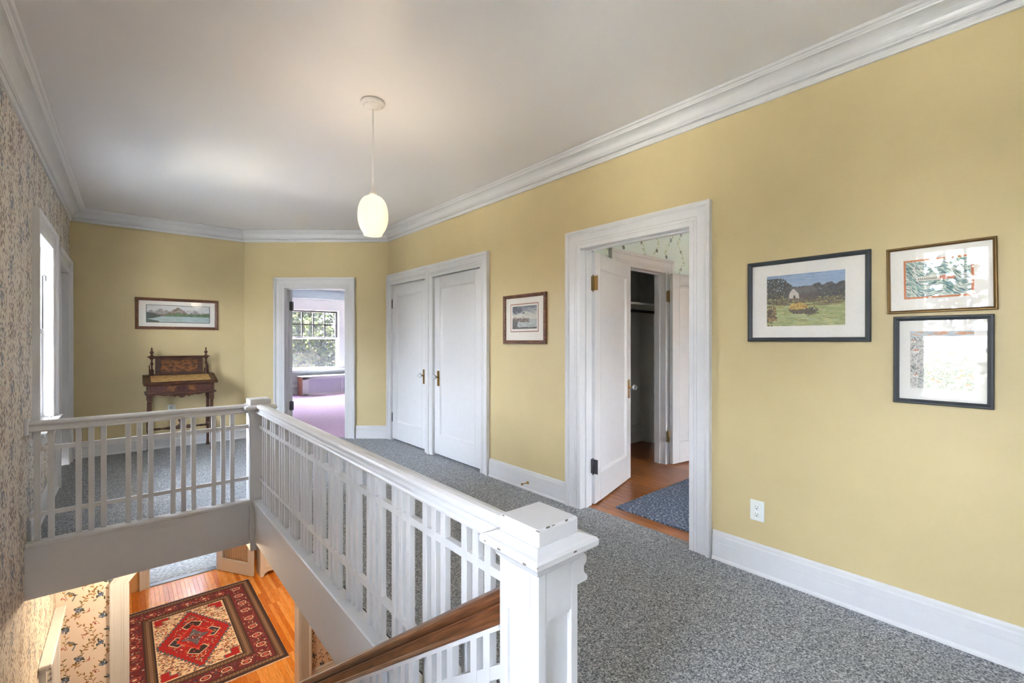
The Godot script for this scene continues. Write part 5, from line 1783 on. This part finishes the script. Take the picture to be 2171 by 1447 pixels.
func build_outside() -> void:
	var st := new_st()
	bx(st, Vector3(-40, LOW - 0.6, -50), Vector3(40, LOW - 0.3, 30))
	tag(obj("ground", st, M.gravel), "dull gravel ground round the house outside the windows", "ground", "", "structure")
	var bright := [Color(0.20, 0.26, 0.09), Color(0.28, 0.33, 0.13), Color(0.12, 0.17, 0.06), Color(0.36, 0.38, 0.20)]
	var deep := [Color(0.20, 0.30, 0.09), Color(0.34, 0.46, 0.10), Color(0.10, 0.16, 0.06), Color(0.48, 0.54, 0.16)]
	var k := 0
	var words := ["nearest the narrow end window", "left of the stair head window", "seen from the stair head window", "beside the hall window", "far along the papered side"]
	for p in [Vector3(-8.5, 0, 5.2), Vector3(-9.4, 0, 1.0), Vector3(-8.2, 0, -3.0), Vector3(-9.8, 0, -7.2), Vector3(-8.8, 0, -11.4)]:
		tree(Vector3(p.x, LOW - 0.3, p.z), 6.3 if k == 1 or k == 2 else 5.4, 2.2, 10000, 0.10, bright, 100 + k * 7, "sunlit leafy tree outside, " + words[k], "trees outside on the left")
		k += 1
	k = 0
	words = ["leftmost behind the sunny room window", "second from the left behind the sunny window", "in the middle of the sunny window", "right of the sunny window centre", "at the right edge of the sunny window", "deep behind the others"]
	for p in [Vector3(0.6, 0, -18.5), Vector3(4.4, 0, -20.6), Vector3(8.2, 0, -18.9), Vector3(12.2, 0, -21.0), Vector3(15.5, 0, -19.0), Vector3(6.6, 0, -25.5)]:
		tree(Vector3(p.x, LOW - 0.3, p.z), 6.6 + 0.5 * (k % 3), 2.6, 8000, 0.12, deep, 300 + k * 7, "shady green tree, " + words[k], "trees behind the sunny room")
		k += 1
	k = 0
	for p in [Vector3(0.2, 0, 10.0), Vector3(5.2, 0, 12.4), Vector3(10.6, 0, 10.6)]:
		tree(Vector3(p.x, LOW - 0.3, p.z), 6.2, 2.2, 5000, 0.14, bright, 500 + k * 7, ["leafy tree behind the house beyond the end window", "leafy tree outside the bedroom window", "leafy tree at the bedroom corner"][k], "trees behind the house")
		k += 1

func _ready() -> void:
	# camera
	var cam := Camera3D.new()
	cam.name = "camera"
	cam.position = Vector3(0, 1.32, 0)
	cam.rotation = Vector3(deg_to_rad(-0.09), deg_to_rad(-40.69), 0)
	cam.fov = 73.835
	cam.near = 0.05
	cam.far = 200
	add_child(cam)
	cam.current = true
	# sky and sun
	var sky := ProceduralSkyMaterial.new()
	sky.sky_top_color = Color(0.79, 0.84, 0.915)
	sky.sky_horizon_color = Color(0.92, 0.93, 0.95)
	sky.ground_bottom_color = Color(0.30, 0.33, 0.26)
	sky.ground_horizon_color = Color(0.55, 0.58, 0.52)
	sky.sky_energy_multiplier = 1.0
	var env := Environment.new()
	env.background_mode = Environment.BG_SKY
	env.sky = Sky.new()
	env.sky.sky_material = sky
	env.background_energy_multiplier = SKY_POWER
	env.tonemap_mode = Environment.TONE_MAPPER_LINEAR
	env.tonemap_exposure = EXPOSURE
	env.sdfgi_enabled = true
	env.ssao_enabled = true
	env.ssil_enabled = true
	var we := WorldEnvironment.new()
	we.name = "world_environment"
	we.environment = env
	add_child(we)
	var sun := DirectionalLight3D.new()
	sun.name = "sun"
	sun.light_color = Color(1.0, 0.97, 0.92)
	sun.light_energy = SUN_POWER
	sun.light_angular_distance = 0.6
	sun.shadow_enabled = true
	add_child(sun)
	sun.look_at_from_position(Vector3(7.5, 7.0, -1.2), Vector3.ZERO)
	# the place
	FR = frame_at(Vector3(XR, 0, 0), Vector3(0, 0, 1))
	FL = frame_at(Vector3(-0.515, 0, 0), Vector3(0.01123, 0, -1))
	FF = frame_at(Vector3(0, 0, ZF), Vector3(1, 0, 0))
	FA = frame_at(Vector3(1.265, 0, ZF), Vector3(2.74 - 1.265, 0, -5.755 - ZF))
	make_materials()
	make_wallpapers()
	build_shell()
	build_windows()
	build_doors()
	build_stairs()
	build_pictures()
	build_desk()
	build_lamps()
	build_small()
	build_outside()
